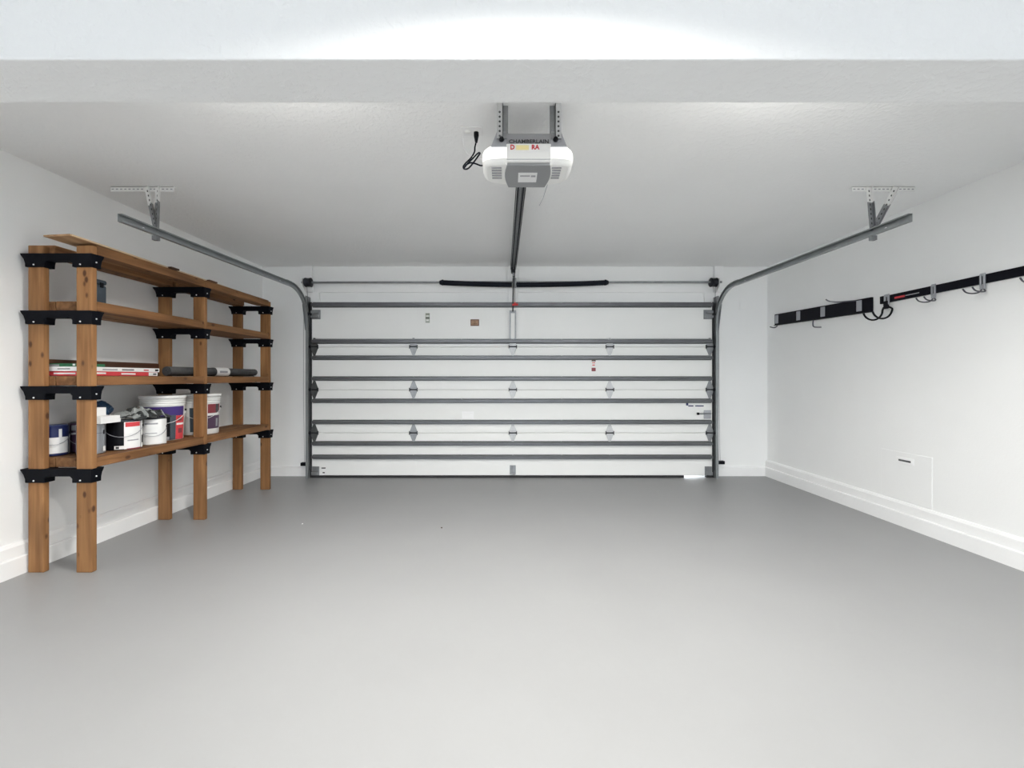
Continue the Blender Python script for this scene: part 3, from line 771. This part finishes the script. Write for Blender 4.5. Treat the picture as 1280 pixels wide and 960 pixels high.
# ------------------------------------------------------------------ safety sensors
for sgn, pa, pb, py in ((-1, 376.5, 386, 580), (1, 905, 895.5, 578)):
    sy = WALL_Y - 0.095
    xa, xb, z = X(pa, sy), X(pb, sy), Z(py, sy)
    lab = 'black safety sensor at the foot of the %s door track' % ('left' if sgn < 0 else 'right')
    t = thing('safety_sensor', lab, 'sensor', ((xa + xb) / 2, sy, z), 'door safety sensors')
    lo, hi = min(xa, xb), max(xa, xb)
    obj('sensor_body', MB().box(lo, hi, sy - 0.025, sy + 0.025, z - 0.020, z + 0.020), M['black'], t, bevel=0.005)
    # bracket from the jamb
    jx = JL1 + 0.01 if sgn < 0 else JR0 - 0.01
    obj('sensor_bracket', MB().box(min(xb, xb + sgn * .012), max(xb, xb + sgn * .012), sy + 0.0, WALL_Y - 0.036, z - 0.032, z + 0.032).box(min(xa, xb), max(xa, xb), sy + .02, sy + .024, z - 0.012, z + 0.012), M['dark'], t)
    pts = [((xa + xb) / 2 + sgn * 0.015, sy + 0.0, z + 0.018), (X(380.5 if sgn < 0 else 900, WALL_Y - .04), WALL_Y - 0.040, z + 0.10), (X(379.5 if sgn < 0 else 899, WALL_Y - .04), WALL_Y - 0.040, 1.0), (X(379.8 if sgn < 0 else 898.5, WALL_Y - .04), WALL_Y - 0.040, HZ - 0.05)]
    obj('sensor_wire', MB().tube(smooth_path(pts), 0.0022, 6), M['greyprint'], t)

# ------------------------------------------------------------------ hook rails on the right wall
def rail_frame(y0, z0, y1, z1):
    def P(s, out, up):          # s from 0 (near) to 1 (far), out = away from the wall, up
        y = y0 + (y1 - y0) * s
        return Vector((wall_r(y) - out - 0.001, y, z0 + (z1 - z0) * s + up))
    return P
def rbox(P, s0, s1, o0, o1, u0, u1):
    return [P(s0, o0, u0), P(s0, o1, u0), P(s1, o1, u0), P(s1, o0, u0), P(s0, o0, u1), P(s0, o1, u1), P(s1, o1, u1), P(s1, o0, u1)]
# long rail
Yn, Yf = 2.10, 3.70
P = rail_frame(Yn, 1.910, Yf, 1.902)
S = lambda y: (y - Yn) / (Yf - Yn)
hr = thing('hook_rail', 'long thin black hook rail on the right wall with grey clip-on hooks', 'rail', tuple(P(0.5, 0, 0)))
obj('rail', MB().hexa(rbox(P, 0, 1, 0, 0.018, -0.031, 0.031)), M['rail'], hr, bevel=0.003)
obj('end_cap', MB().hexa(rbox(P, S(3.685), S(3.715), 0, 0.022, -0.033, 0.033)), M['black'], hr, bevel=0.002)
# maker's mark near the far end
lm = obj('maker_mark', MB().hexa(rbox(P, S(3.49), S(3.58), 0.017, 0.0192, -0.012, 0.004)), M['redprint'], hr)
obj('mark_text', MB().hexa(rbox(P, S(3.37), S(3.485), 0.017, 0.0190, -0.006, 0.001)), M['greyprint'], lm)
def small_hook(y, lab):
    s = S(y); w_ = 0.016 / (Yf - Yn)
    t = thing('wall_hook', lab, 'hook', tuple(P(s, 0.02, 0)), 'hooks on the long rail')
    mb = MB().hexa(rbox(P, s - w_, s - w_ * 0.35, 0.018, 0.030, -0.045, 0.034)).hexa(rbox(P, s + w_ * 0.35, s + w_, 0.018, 0.030, -0.045, 0.034))
    mb.hexa(rbox(P, s - w_, s + w_, 0.018, 0.026, 0.020, 0.040)).hexa(rbox(P, s - w_, s + w_, 0.018, 0.028, -0.070, -0.040))
    obj('clip', mb, M['clip'], t, bevel=0.003)
    for k in (-1, 1):
        ds = k * 0.030 / (Yf - Yn)
        pts = [P(s, 0.022, -0.058), P(s + ds * 0.6, 0.026, -0.086), P(s + ds, 0.06, -0.094), P(s + ds, 0.105, -0.086), P(s + ds, 0.128, -0.062)]
        obj('prong', MB().tube(smooth_path(pts), 0.0048, 8), M['wire'], t)
small_hook(3.255, 'grey double prong hook on the long rail, just right of its red maker mark')
small_hook(2.925, 'grey double prong hook on the long rail near the right edge of the photo')
small_hook(2.60, 'double prong hook on the long rail cut off by the right edge of the photo')
s = S(3.645); w_ = 0.022 / (Yf - Yn)
t = thing('utility_hook', 'large black curved double hook hanging from the end of the long rail', 'hook', tuple(P(s, 0.02, 0)))
obj('clip', MB().hexa(rbox(P, s - w_, s - w_ * 0.35, 0.018, 0.032, -0.050, 0.036)).hexa(rbox(P, s + w_ * 0.35, s + w_, 0.018, 0.032, -0.050, 0.036)).hexa(rbox(P, s - w_, s + w_, 0.018, 0.028, 0.018, 0.040)), M['clip'], t, bevel=0.003)
obj('hook_plate', MB().hexa(rbox(P, s - w_ * .9, s + w_ * .9, 0.019, 0.040, -0.085, -0.018)), M['black'], t, bevel=0.006)
for k in (-1, 1):
    ds = k * 0.045 / (Yf - Yn)
    pts = [P(s + ds * 0.5, 0.030, -0.070)] + [P(s + ds, 0.105 - 0.085 * math.cos(a), -0.090 - 0.085 * math.sin(a)) for a in [math.pi * q / 10 for q in range(0, 10)]]
    obj('arm', MB().tube(smooth_path(pts, 3), 0.0075, 10), M['black'], t)
# shorter broad rail with grey pads
Yn2, Yf2 = 3.80, 5.13
P2 = rail_frame(Yn2, 1.884, Yf2, 1.925)
S2 = lambda y: (y - Yn2) / (Yf2 - Yn2)
br = thing('tool_rack', 'short broad black tool rack with grey pads on the right wall', 'rack', tuple(P2(0.5, 0, 0)))
obj('rack_bar', MB().hexa(rbox(P2, 0, 1, 0, 0.022, -0.064, 0.064)), M['rail'], br, bevel=0.004)
obj('bottom_lip', MB().hexa(rbox(P2, 0, 1, 0.0, 0.030, -0.070, -0.062)), M['black'], br, bevel=0.002)
for yy in (3.925, 4.365, 4.72, 5.085):
    w_ = 0.028 / (Yf2 - Yn2)
    obj('pad', MB().hexa(rbox(P2, S2(yy) - w_, min(S2(yy) + w_, 1), 0.021, 0.028, -0.048, 0.052)), M['clip'], br, bevel=0.003)
obj('rack_hook', MB().tube(smooth_path([P2(S2(5.09), 0.02, -0.06), P2(S2(5.09), 0.022, -0.085), P2(S2(5.1), 0.05, -0.098), P2(S2(5.12), 0.085, -0.085)]), 0.006, 8), M['wire'], br)
obj('rack_hook', MB().tube(smooth_path([P2(S2(4.50), 0.02, -0.06), P2(S2(4.50), 0.024, -0.12), P2(S2(4.47), 0.03, -0.145), P2(S2(4.38), 0.03, -0.155)]), 0.006, 8), M['wire'], br)
obj('rack_hook', MB().tube(smooth_path([P2(S2(3.95), 0.028, 0.055), P2(S2(4.02), 0.06, 0.058), P2(S2(4.08), 0.11, 0.06), P2(S2(4.12), 0.15, 0.075), P2(S2(4.14), 0.165, 0.095)]), 0.006, 8), M['wire'], br)

# painted-over access panel with a slot pull, low on the right wall
P3 = rail_frame(3.285, 0, 3.72, 0)
ap = thing('access_panel', 'painted-over access panel with a dark finger slot low on the right wall', 'panel', tuple(P3(0.5, 0, 0.4)))
obj('panel', MB().hexa(rbox(P3, 0, 1, 0, 0.004, 0.205, 0.605)), M['wall'], ap, bevel=0.002)
sl = 0.075 / 0.435
obj('slot_plate', MB().hexa(rbox(P3, 0.50 - sl, 0.50 + sl, 0.003, 0.008, 0.512, 0.562)), M['base'], ap, bevel=0.004)
obj('finger_slot', MB().hexa(rbox(P3, 0.50 - sl * .7, 0.50 + sl * .7, 0.007, 0.0095, 0.530, 0.545)), M['mattegrey'], ap, bevel=0.001)
bp_ = obj('blank_plate', MB().box(-0.036, 0.036, -0.008, 0, -0.06, 0.06), M['wall'], at=(X(928, WALL_Y), WALL_Y, Z(381, WALL_Y)), bevel=0.003)
tag(bp_, 'white painted blank wall plate on the end wall right of the door', 'plate')

# ------------------------------------------------------------------ timber shelving
FY = [2.663, 3.65, 4.635]       # front faces of the three frames
PW, PD = 0.098, 0.036
PXW, PXR = -3.021, -2.620 - PW  # left edges of wall-side and room-side posts
LEV = [0.652, 1.172, 1.647, 2.005]
BT = 0.060
sh = thing('storage_shelving', 'tall four tier wooden shelving of timber posts with black corner brackets', 'shelf', ((PXW + PXR + PW) / 2, (FY[0] + FY[2]) / 2, 0))
pm = None
for fy in FY:
    for xw in (PXW, PXR):
        loc = (xw, fy, 0)
        o = obj('post', MB().box(0, PW, 0, PD, 0, 2.058), M['post'], sh, loc, bevel=0.005) if pm is None else dup(pm, sh, loc)
        pm = pm or o
# brackets
XA, XB_ = PXW, PXR + PW
c0 = -0.042; c1 = XB_ - XA + 0.008
prof = [(c0 + 0.001, 0.0), (c1, 0.0), (c1, -0.086), (XB_ - XA - PW - 0.016, -0.086), (XB_ - XA - PW - 0.016, -0.060), (XB_ - XA - PW - 0.030, -0.046),
        (PW + 0.030, -0.046), (PW + 0.016, -0.060), (PW + 0.016, -0.086), (-0.007, -0.086), (-0.009, -0.062), (-0.018, -0.036), (c0 + 0.006, -0.012)]
horn = [(0.040, 0.0), (0.078, 0.0), (0.074, -0.010), (0.062, -0.032), (0.056, -0.060), (0.055, -0.086), (0.040, -0.086)]
bk = None
for fy in FY:
    for z in LEV:
        loc = (XA, fy, z)
        if bk is None:
            bk = obj('bracket', MB().prism(prof, 'y', -0.010, 0.046).prism(horn, 'x', c1 - 0.112, c1).prism(horn, 'x', -0.007, PW + 0.016), M['bracket'], sh, loc, bevel=0.003)
            for sxx, szz in ((0.048, -0.072), (XB_ - XA - PW + 0.036, -0.070)):
                obj('screw', MB().lathe((0, 0, 0), [(0, -0.004), (0.004, -0.0035), (0.0055, 0), (0, 0)], 10, axis='y'), M['screw'], bk, (XA + sxx, fy - 0.010, z + szz))
            obj('screw', MB().lathe((0, 0, 0), [(0, 0.004), (0.004, 0.0035), (0.0055, 0), (0, 0)], 10, axis='x'), M['screw'], bk, (XA + c1, fy + 0.022, z - 0.050))
        else:
            dup(bk, sh, loc)
# boards: three per bay and level between the frames
bw = (XB_ - XA) / 3
for z in LEV:
    for a, b in ((0, 1), (1, 2)):
        y0, y1 = FY[a] + PD + 0.001, FY[b] - 0.001
        for k in ((0, 2) if z == LEV[3] else (0, 1, 2)):
            dz = random.uniform(-0.002, 0.002)
            obj('shelf_board', MB().box(0, bw - 0.006, 0, y1 - y0, 0, BT), M['board'], sh, (XA + k * bw + 0.003, y0, z + 0.004 + (dz if k < 2 else 0)), bevel=0.004)
TOP = [z + 0.004 + BT + 0.002 for z in LEV]

# loose plank on the top tier, its end sticking out past the near frame
zp = TOP[3] + 0.001
mb = MB().hexa([(-2.795, 2.545, zp), (-2.615, 2.525, zp), (-2.680, 4.42, zp), (-2.86, 4.42, zp), (-2.795, 2.545, zp + .011), (-2.615, 2.525, zp + .011), (-2.680, 4.42, zp + .011), (-2.86, 4.42, zp + .011)])
pk = tag(obj('loose_plank', mb, M['plank'], bevel=0.002), 'thin loose plank lying on top of the wooden shelving, sticking out at the near end', 'plank')
e0_ = -2.613
obj('plank_edge', MB().hexa([(e0_ - .003, 2.535, zp + .004), (e0_ + .001, 2.535, zp + .004), (-2.678, 4.41, zp + .004), (-2.682, 4.41, zp + .004), (e0_ - .003, 2.535, zp + .012), (e0_ + .001, 2.535, zp + .012), (-2.678, 4.41, zp + .012), (-2.682, 4.41, zp + .012)]), M['pale'], pk)
for (a, b, xx) in ((3.28, 3.36, 0), (3.72, 3.82, 0)):
    u = (a - 2.525) / 1.895; e = -2.615 - 0.065 * u + 0.010
    tag(obj('wood_offcut', MB().box(e - 0.006, e + 0.022, a, b, zp, zp + 0.014), M['darkplank'], bevel=0.002), 'small dark wood offcut at the front edge of the top shelf, %s' % ('nearer the camera' if a < 3.5 else 'farther from the camera'), 'offcut', 'offcuts on the top shelf')

# slate case on the second tier
c = (-2.838, 2.895, TOP[2])
tt = thing('plastic_case', 'dark slate plastic case standing on the second shelf from the top', 'case', c)
obj('case_body', MB().box(-0.040, 0.040, -0.025, 0.060, 0, 0.150), M['slate'], tt, c, bevel=0.014, bseg=3)
obj('case_lid', MB().box(-0.042, 0.042, -0.027, 0.062, 0.152, 0.186), M['slate'], tt, c, bevel=0.014, bseg=3)
obj('case_latch', MB().box(0.040, 0.045, 0.005, 0.03, 0.13, 0.165), M['black'], tt, c, bevel=0.002)

# flat cartons, dark plank and rolled mat on the third tier
z3 = TOP[1]
pl = obj('dark_plank', MB().box(-3.014, -2.992, 2.712, 3.63, z3, z3 + 0.108), M['darkplank'], bevel=0.003)
tag(pl, 'dark brown plank on edge against the wall behind the flat red and white cartons', 'plank')
def carton(z, h, x0, x1, y0, y1, m, edge, label):
    t = thing('flat_carton', label, 'carton', ((x0 + x1) / 2, (y0 + y1) / 2, z), 'flat cartons on the middle shelf')
    obj('carton_body', MB().box(x0, x1, y0, y1, z, z + h), m, t, bevel=0.002)
    for (fa, fb, za, zb, pm_) in edge:      # prints on the room side
        obj('print', MB().box(x1 - 0.001, x1 + 0.001, y0 + (y1 - y0) * fa, y0 + (y1 - y0) * fb, z + h * za, z + h * zb), pm_, t)
    return t
t = carton(z3, 0.029, -2.965, -2.735, 2.73, 3.30, M['redprint'], [(0.0, .26, .42, .78, M['whitepaper']), (.46, .66, .3, .68, M['whitepaper']), (.86, 1.0, .05, .95, M['whitepaper']), (.93, .98, .3, .7, M['black'])], 'flat red carton with white print, under the white carton on the middle shelf')
obj('print', MB().box(-2.93, -2.79, 2.729, 2.7305, z3 + .010, z3 + .020), M['whitepaper'], t)
t = carton(z3 + 0.030, 0.029, -2.965, -2.735, 2.725, 3.32, M['whitepaper'], [(0.02, .10, .35, .6, M['mattegrey']), (.22, .40, .3, .6, M['greyprint']), (.46, .62, .35, .6, M['mattegrey']), (.76, .83, .3, .6, M['redprint']), (.93, .98, .25, .75, M['black'])], 'flat white carton with grey print, on the red carton on the middle shelf')
obj('print', MB().box(-2.90, -2.82, 2.724, 2.7255, z3 + .042, z3 + .047), M['mattegrey'], t)
t = carton(z3 + 0.060, 0.020, -2.972, -2.790, 2.735, 2.93, M['green'], [(.02, .14, .2, .8, M['whitepaper'])], 'thin green carton topmost of the flat cartons on the middle shelf')
obj('print', MB().box(-2.97, -2.90, 2.734, 2.7355, z3 + .062, z3 + .073), M['greyprint'], t)
obj('print', MB().box(-2.812, -2.797, 2.734, 2.7355, z3 + .065, z3 + .077), M['whitepaper'], t)

ry0, ry1, rr = 3.44, 4.625, 0.042
rz = z3 + rr
rx = -2.775
rm = thing('rolled_mat', 'charcoal rolled mat with a white paper band on the middle shelf', 'mat', (rx, (ry0 + ry1) / 2, z3))
mb = MB()
# spiral roll
pp = []
turns, n = 3.2, 90
for k in range(n + 1):
    a = 2 * math.pi * turns * k / n
    r = 0.010 + (rr - 0.010) * k / n
    pp.append((rx + r * math.cos(a - math.pi / 2 - 2 * math.pi * turns), rz + r * math.sin(a - math.pi / 2 - 2 * math.pi * turns)))
th = 0.007
inn = [(rx + (x - rx) * (1 - th / max(1e-3, math.hypot(x - rx, z - rz))), rz + (z - rz) * (1 - th / max(1e-3, math.hypot(x - rx, z - rz)))) for x, z in pp]
vs = []
for y in (ry0, ry1):
    vs += [(x, y, z) for x, z in pp] + [(x, y, z) for x, z in inn]
m_ = n + 1; q = 2 * m_
fs = []
for k in range(n):
    fs += [(k, k + 1, q + k + 1, q + k), (m_ + k, m_ + k + 1, q + m_ + k + 1, q + m_ + k), (k, k + 1, m_ + k + 1, m_ + k), (q + k, q + k + 1, q + m_ + k + 1, q + m_ + k)]
mb.add(vs, fs, False)
obj('mat_roll', mb, M['mattegrey'], rm)
obj('paper_band', MB().lathe((rx, 0, rz), [(rr + 0.0012, 3.975), (rr + 0.0012, 4.16)], 32, axis='y'), M['whitepaper'], rm)
obj('print', MB().lathe((rx, 0, rz), [(rr + 0.002, 4.01), (rr + 0.002, 4.12)], 8, axis='y', a0=math.radians(-12), a1=math.radians(14)), M['greyprint'], rm)

# ---- cans and buckets on the lowest tier
z4 = TOP[0]
def can_body(r, h):
    return [(0, 0), (r * 0.96, 0), (r * 0.96, 0), (r, 0.004), (r, 0.004), (r, h - 0.006), (r, h - 0.006), (r * 1.02, h - 0.004), (r * 1.02, h), (r * 1.02, h), (r * 0.9, h), (r * 0.9, h), (r * 0.88, h - 0.006), (r * 0.88, h - 0.006), (0, h - 0.006)]
def face_dir(x, y): return math.atan2(-y, -x)
def sleeve(r, a0, a1, z0, z1, e=0.0008):
    return MB().lathe((0, 0, 0), [(r + e, z0), (r + e, z1)], max(4, int((a1 - a0) * 9)), a0=a0, a1=a1)
def paint_can(label, x, y, r, h, body, lid, patches, lid_h=None, handle=True, name='paint_can', hz=0.72):
    t = thing(name, label, 'can', (x, y, z4), 'cans on the lowest shelf')
    obj('can_body', MB().lathe((0, 0, 0), can_body(r, h), 40), body, t, (x, y, z4))
    obj('lid', MB().lathe((0, 0, 0), [(0, h + 0.003), (r * 0.80, h + 0.003), (r * 0.86, h + 0.0045), (r * 0.90, h + 0.001), (r * 0.90, h - 0.003), (0, h - 0.003)], 40), lid, t, (x, y, z4))
    fd = face_dir(x, y)
    for k, (a0, a1, f0, f1, m) in enumerate(patches):
        obj('label_print', sleeve(r, fd + math.radians(a0), fd + math.radians(a1), h * f0, h * f1, 0.0006 + 0.0004 * k), m, t, (x, y, z4))
    if handle: bail(t, x, y, r, h * hz, h * 0.34, z4)
    return t
def bail(t, x, y, r, hz, drop, zb, m=None, tw=0.0):
    """wire handle hanging down the front, with an ear on each side"""
    fd = face_dir(x, y) + tw
    pts = []
    for k in range(15):
        a = fd - 1.35 + 2.7 * k / 14
        rr_ = r + 0.004 + 0.010 * math.sin(math.pi * k / 14)
        pts.append((rr_ * math.cos(a), rr_ * math.sin(a), hz - drop * math.sin(math.pi * k / 14)))
    obj('handle', MB().tube(pts, 0.0022, 6), m or M['clip'], t, (x, y, zb))
    for k in (0, 14):
        p = pts[k]; q = (p[0] * 0.97, p[1] * 0.97, p[2])
        obj('ear', MB().cyl(q, (p[0] * 1.03, p[1] * 1.03, p[2]), 0.010, 10), M['black'], t, (x, y, zb))
paint_can('paint can with a navy top and white label between the near shelf posts', -2.998, 2.792, 0.074, 0.192, M['navy'], M['blue'],
          [(-88, 60, .08, .62, M['whitepaper']), (-60, -15, .42, .45, M['greyprint']), (-60, -15, .32, .35, M['greyprint']), (-60, -15, .22, .25, M['greyprint']), (18, 30, .62, .90, M['whitepaper']), (62, 88, .04, .62, M['greyprint'])])
paint_can('plum coloured paint can half hidden behind the near front shelf post', -2.962, 2.950, 0.072, 0.196, M['plum'], M['slate'],
          [(-85, 60, .62, .68, M['whitepaper']), (-50, -20, .76, .94, M['greyprint'])], hz=0.6)
paint_can('bare tin can with a dark lid just right of the near front shelf post', -2.797, 2.840, 0.072, 0.196, M['tin'], M['slate'],
          [(-25, 60, .70, .71, M['slate']), (52, 62, .66, .80, M['black']), (50, 70, .08, .24, M['whitepaper'])], handle=False)
# black and white can
x, y, r, h = -2.775, 3.052, 0.104, 0.200
paint_can('wide black can with a white label and red stripe in front of the grey sheeting', x, y, r, h, M['black'], M['slate'],
          [(2, 62, .02, .98, M['whitepaper']), (6, 58, .80, .96, M['redprint']), (14, 44, .52, .56, M['outlet']), (12, 50, .30, .34, M['greyprint']), (10, 60, .0, .04, M['maroon']), (-26, 2, .03, .15, M['whitepaper']), (-22, -12, .05, .13, M['mattegrey']), (62, 74, .02, .98, M['white']), (66, 82, .18, .46, M['black'])], hz=0.80)
paint_can('white labelled paint can between the black can and the purple bucket', -2.735, 3.262, 0.078, 0.192, M['white'], M['slate'],
          [(-70, 40, .03, .97, M['whitepaper']), (-40, 20, .80, .86, M['greyprint']), (-40, 10, .62, .65, M['outlet']), (-40, 16, .44, .47, M['greyprint']), (52, 84, .0, .97, M['white'])], hz=0.68)
# five gallon buckets
def bucket(label, x, y, r, h, patches, band, tw=0.0):
    t = thing('paint_bucket', label, 'bucket', (x, y, z4), 'large buckets on the lowest shelf')
    rb = r * 0.92
    hb = h - 0.085
    obj('bucket_body', MB().lathe((0, 0, 0), [(0, 0), (rb - 0.004, 0), (rb, 0.006), (r * 0.985, hb), (r * 0.985, hb), (0, hb)], 48), M['white'], t, (x, y, z4))
    rings = [(r * 0.985, hb)]
    for k in range(3):
        zz = hb + 0.004 + k * 0.019
        rings += [(r * 0.985, zz), (r * 1.035, zz + 0.002), (r * 1.035, zz + 0.007), (r * 0.985, zz + 0.010)]
    obj('rim_rings', MB().lathe((0, 0, 0), rings + [(r * 0.985, h - 0.022), (0, h - 0.022)], 48), M['white'], t, (x, y, z4))
    obj('lid', MB().lathe((0, 0, 0), [(0.99 * r, h - 0.026), (r * 1.05, h - 0.026), (r * 1.06, h - 0.008), (r * 1.04, h), (r * 0.93, h), (r * 0.92, h - 0.008), (0, h - 0.008)], 48), M['white'], t, (x, y, z4))
    fd = face_dir(x, y)
    for k, (a0, a1, f0, f1, m) in enumerate(patches):
        n_ = max(4, int((a1 - a0) / 5))
        def rad(z): return rb + (r * 0.985 - rb) * z / hb + 0.0008 + 0.0005 * k
        obj('label_print', MB().lathe((0, 0, 0), [(rad(hb * f0), hb * f0), (rad(hb * f1), hb * f1)], n_, a0=fd + math.radians(a0), a1=fd + math.radians(a1)), m, t, (x, y, z4))
    bail(t, x, y, r, hb * 0.86, hb * 0.35, z4, M['white'], tw)
    return t
A = bucket('white lidded bucket with a purple band and black and red label', -2.845, 3.49, 0.146, 0.362,
           [(-60, 66, .72, .99, M['purple']), (-62, -8, .88, .92, M['plum']), (-50, 5, .74, .80, M['whitepaper']), (-42, -6, .80, .85, M['whitepaper']), (-16, 18, .02, .72, M['black']), (-12, 16, .03, .12, M['clip']), (18, 34, .02, .74, M['slate']), (34, 66, .02, .72, M['redprint']), (36, 64, .44, .50, M['whitepaper']), (40, 56, .56, .66, M['maroon']), (42, 58, .20, .34, M['maroon'])], None)
B = bucket('white lidded bucket with navy and maroon labels behind the middle shelf post', -2.805, 3.862, 0.148, 0.364,
           [(-34, 8, .10, .86, M['slate']), (-22, -12, .12, .22, M['greyprint']), (20, 70, .68, .97, M['maroon']), (48, 62, .70, .96, M['mattegrey']), (20, 70, .18, .60, M['plum']), (50, 60, .24, .50, M['greyprint'])], None)

# white cartons on the tin can
zc = z4 + 0.202
wb = obj('white_carton', MB().box(-2.812, -2.685, 2.79, 2.935, zc, zc + 0.024).box(-2.810, -2.687, 2.792, 2.932, zc + 0.026, zc + 0.048).box(-2.808, -2.690, 2.795, 2.93, zc + 0.02, zc + 0.03), M['whitepaper'], bevel=0.002)
tag(wb, 'flat white carton lying across the tops of the tin and black cans', 'carton')
wb2 = obj('white_box', MB().box(-2.808, -2.738, 2.80, 2.885, zc + 0.049, zc + 0.105), M['whitepaper'], bevel=0.003)
tag(wb2, 'small white box standing on the flat white carton on the lowest shelf', 'box')

# crumpled sheeting over the cans, and a dark bag behind the white box
def crumple(name, x0, x1, y0, y1, zfun, amp, seed, mats, split, th=0.006, nx=26, ny=46):
    mb = MB(); vs = []
    for j in range(ny + 1):
        for i in range(nx + 1):
            u, v = i / nx, j / ny
            x = x0 + (x1 - x0) * u; y = y0 + (y1 - y0) * v
            wob = noise.noise(Vector((u * 3, v * 5, seed))) * 0.022
            n1 = abs(noise.noise(Vector((u * 4 + v * 2, v * 7, seed + 3.1)))); n2 = abs(noise.noise(Vector((u * 9, v * 13 + u * 4, seed + 9.7))))
            e = math.sin(math.pi * u) ** 0.5 * math.sin(math.pi * v) ** 0.5
            vs.append((x + wob, y + wob * 0.8, zfun(u, v) + amp * (n1 + 0.5 * n2) * (0.35 + 0.65 * e)))
    for j in range(ny):
        for i in range(nx):
            u, v = (i + 0.5) / nx, (j + 0.5) / ny
            mb.mi = 1 if noise.noise(Vector((u * 3.3, v * 4.2, seed + 20))) + split(u, v) > 0 else 0
            a = j * (nx + 1) + i
            b = len(mb.v)
            mb.f.append([a, a + 1, a + nx + 2, a + nx + 1]); mb.m.append(mb.mi); mb.s.append(False)
    mb.v = vs
    o = obj(name, mb, mats)
    s = o.modifiers.new('thickness', 'SOLIDIFY'); s.thickness = th; s.offset = 1
    return o
base_z = z4 + 0.206
o = crumple('plastic_sheeting', -2.84, -2.655, 3.040, 3.338, lambda u, v: base_z + 0.010 + 0.050 * math.sin(math.pi * min(1, v * 1.1)) * (1 - 0.7 * u) - (0.02 * max(0, (u - 0.8) / 0.2)), 0.042, 2.0,
            [M['sheet'], M['darksheet']], lambda u, v: 0.05 + 0.35 * (v - 0.55))
tag(o, 'crumpled grey plastic sheeting heaped over the cans on the lowest shelf', 'sheeting')
o['kind'] = 'thing'; del o['kind']
bm = bmesh.new(); bmesh.ops.create_icosphere(bm, subdivisions=4, radius=1.0)
for v in bm.verts:
    p = v.co.copy()
    k = 1 + 0.28 * noise.noise(p * 1.7 + Vector((4, 1, 2))) + 0.16 * abs(noise.noise(p * 4.5))
    v.co = Vector((p.x * 0.080 * k, p.y * 0.066 * k, max(-0.052, p.z * 0.072 * k)))
me = bpy.data.meshes.new('dark_bag'); bm.to_mesh(me); bm.free()
tag(obj('dark_bag', me, M['teal'], at=(-2.880, 2.975, base_z + 0.060)), 'crumpled dark teal bag behind the small white box on the lowest shelf', 'bag')

for nm, px, py, rr_, m_, lab in (('dark_crumb', 552, 660, 0.007, 'darkplank', 'tiny dark crumb on the grey floor left of the middle'), ('white_chip', 378, 655, 0.006, 'whitepaper', 'tiny white chip on the grey floor right of the shelving')):
    Yq = F_PX * EYE / (py - CY)
    bm = bmesh.new(); bmesh.ops.create_icosphere(bm, subdivisions=1, radius=rr_)
    for v in bm.verts: v.co.z = max(0.0, v.co.z * 0.8 + rr_ * 0.3)
    me = bpy.data.meshes.new(nm); bm.to_mesh(me); bm.free()
    tag(obj(nm, me, M[m_], at=(X(px, Yq), Yq, 0.0)), lab, 'debris')
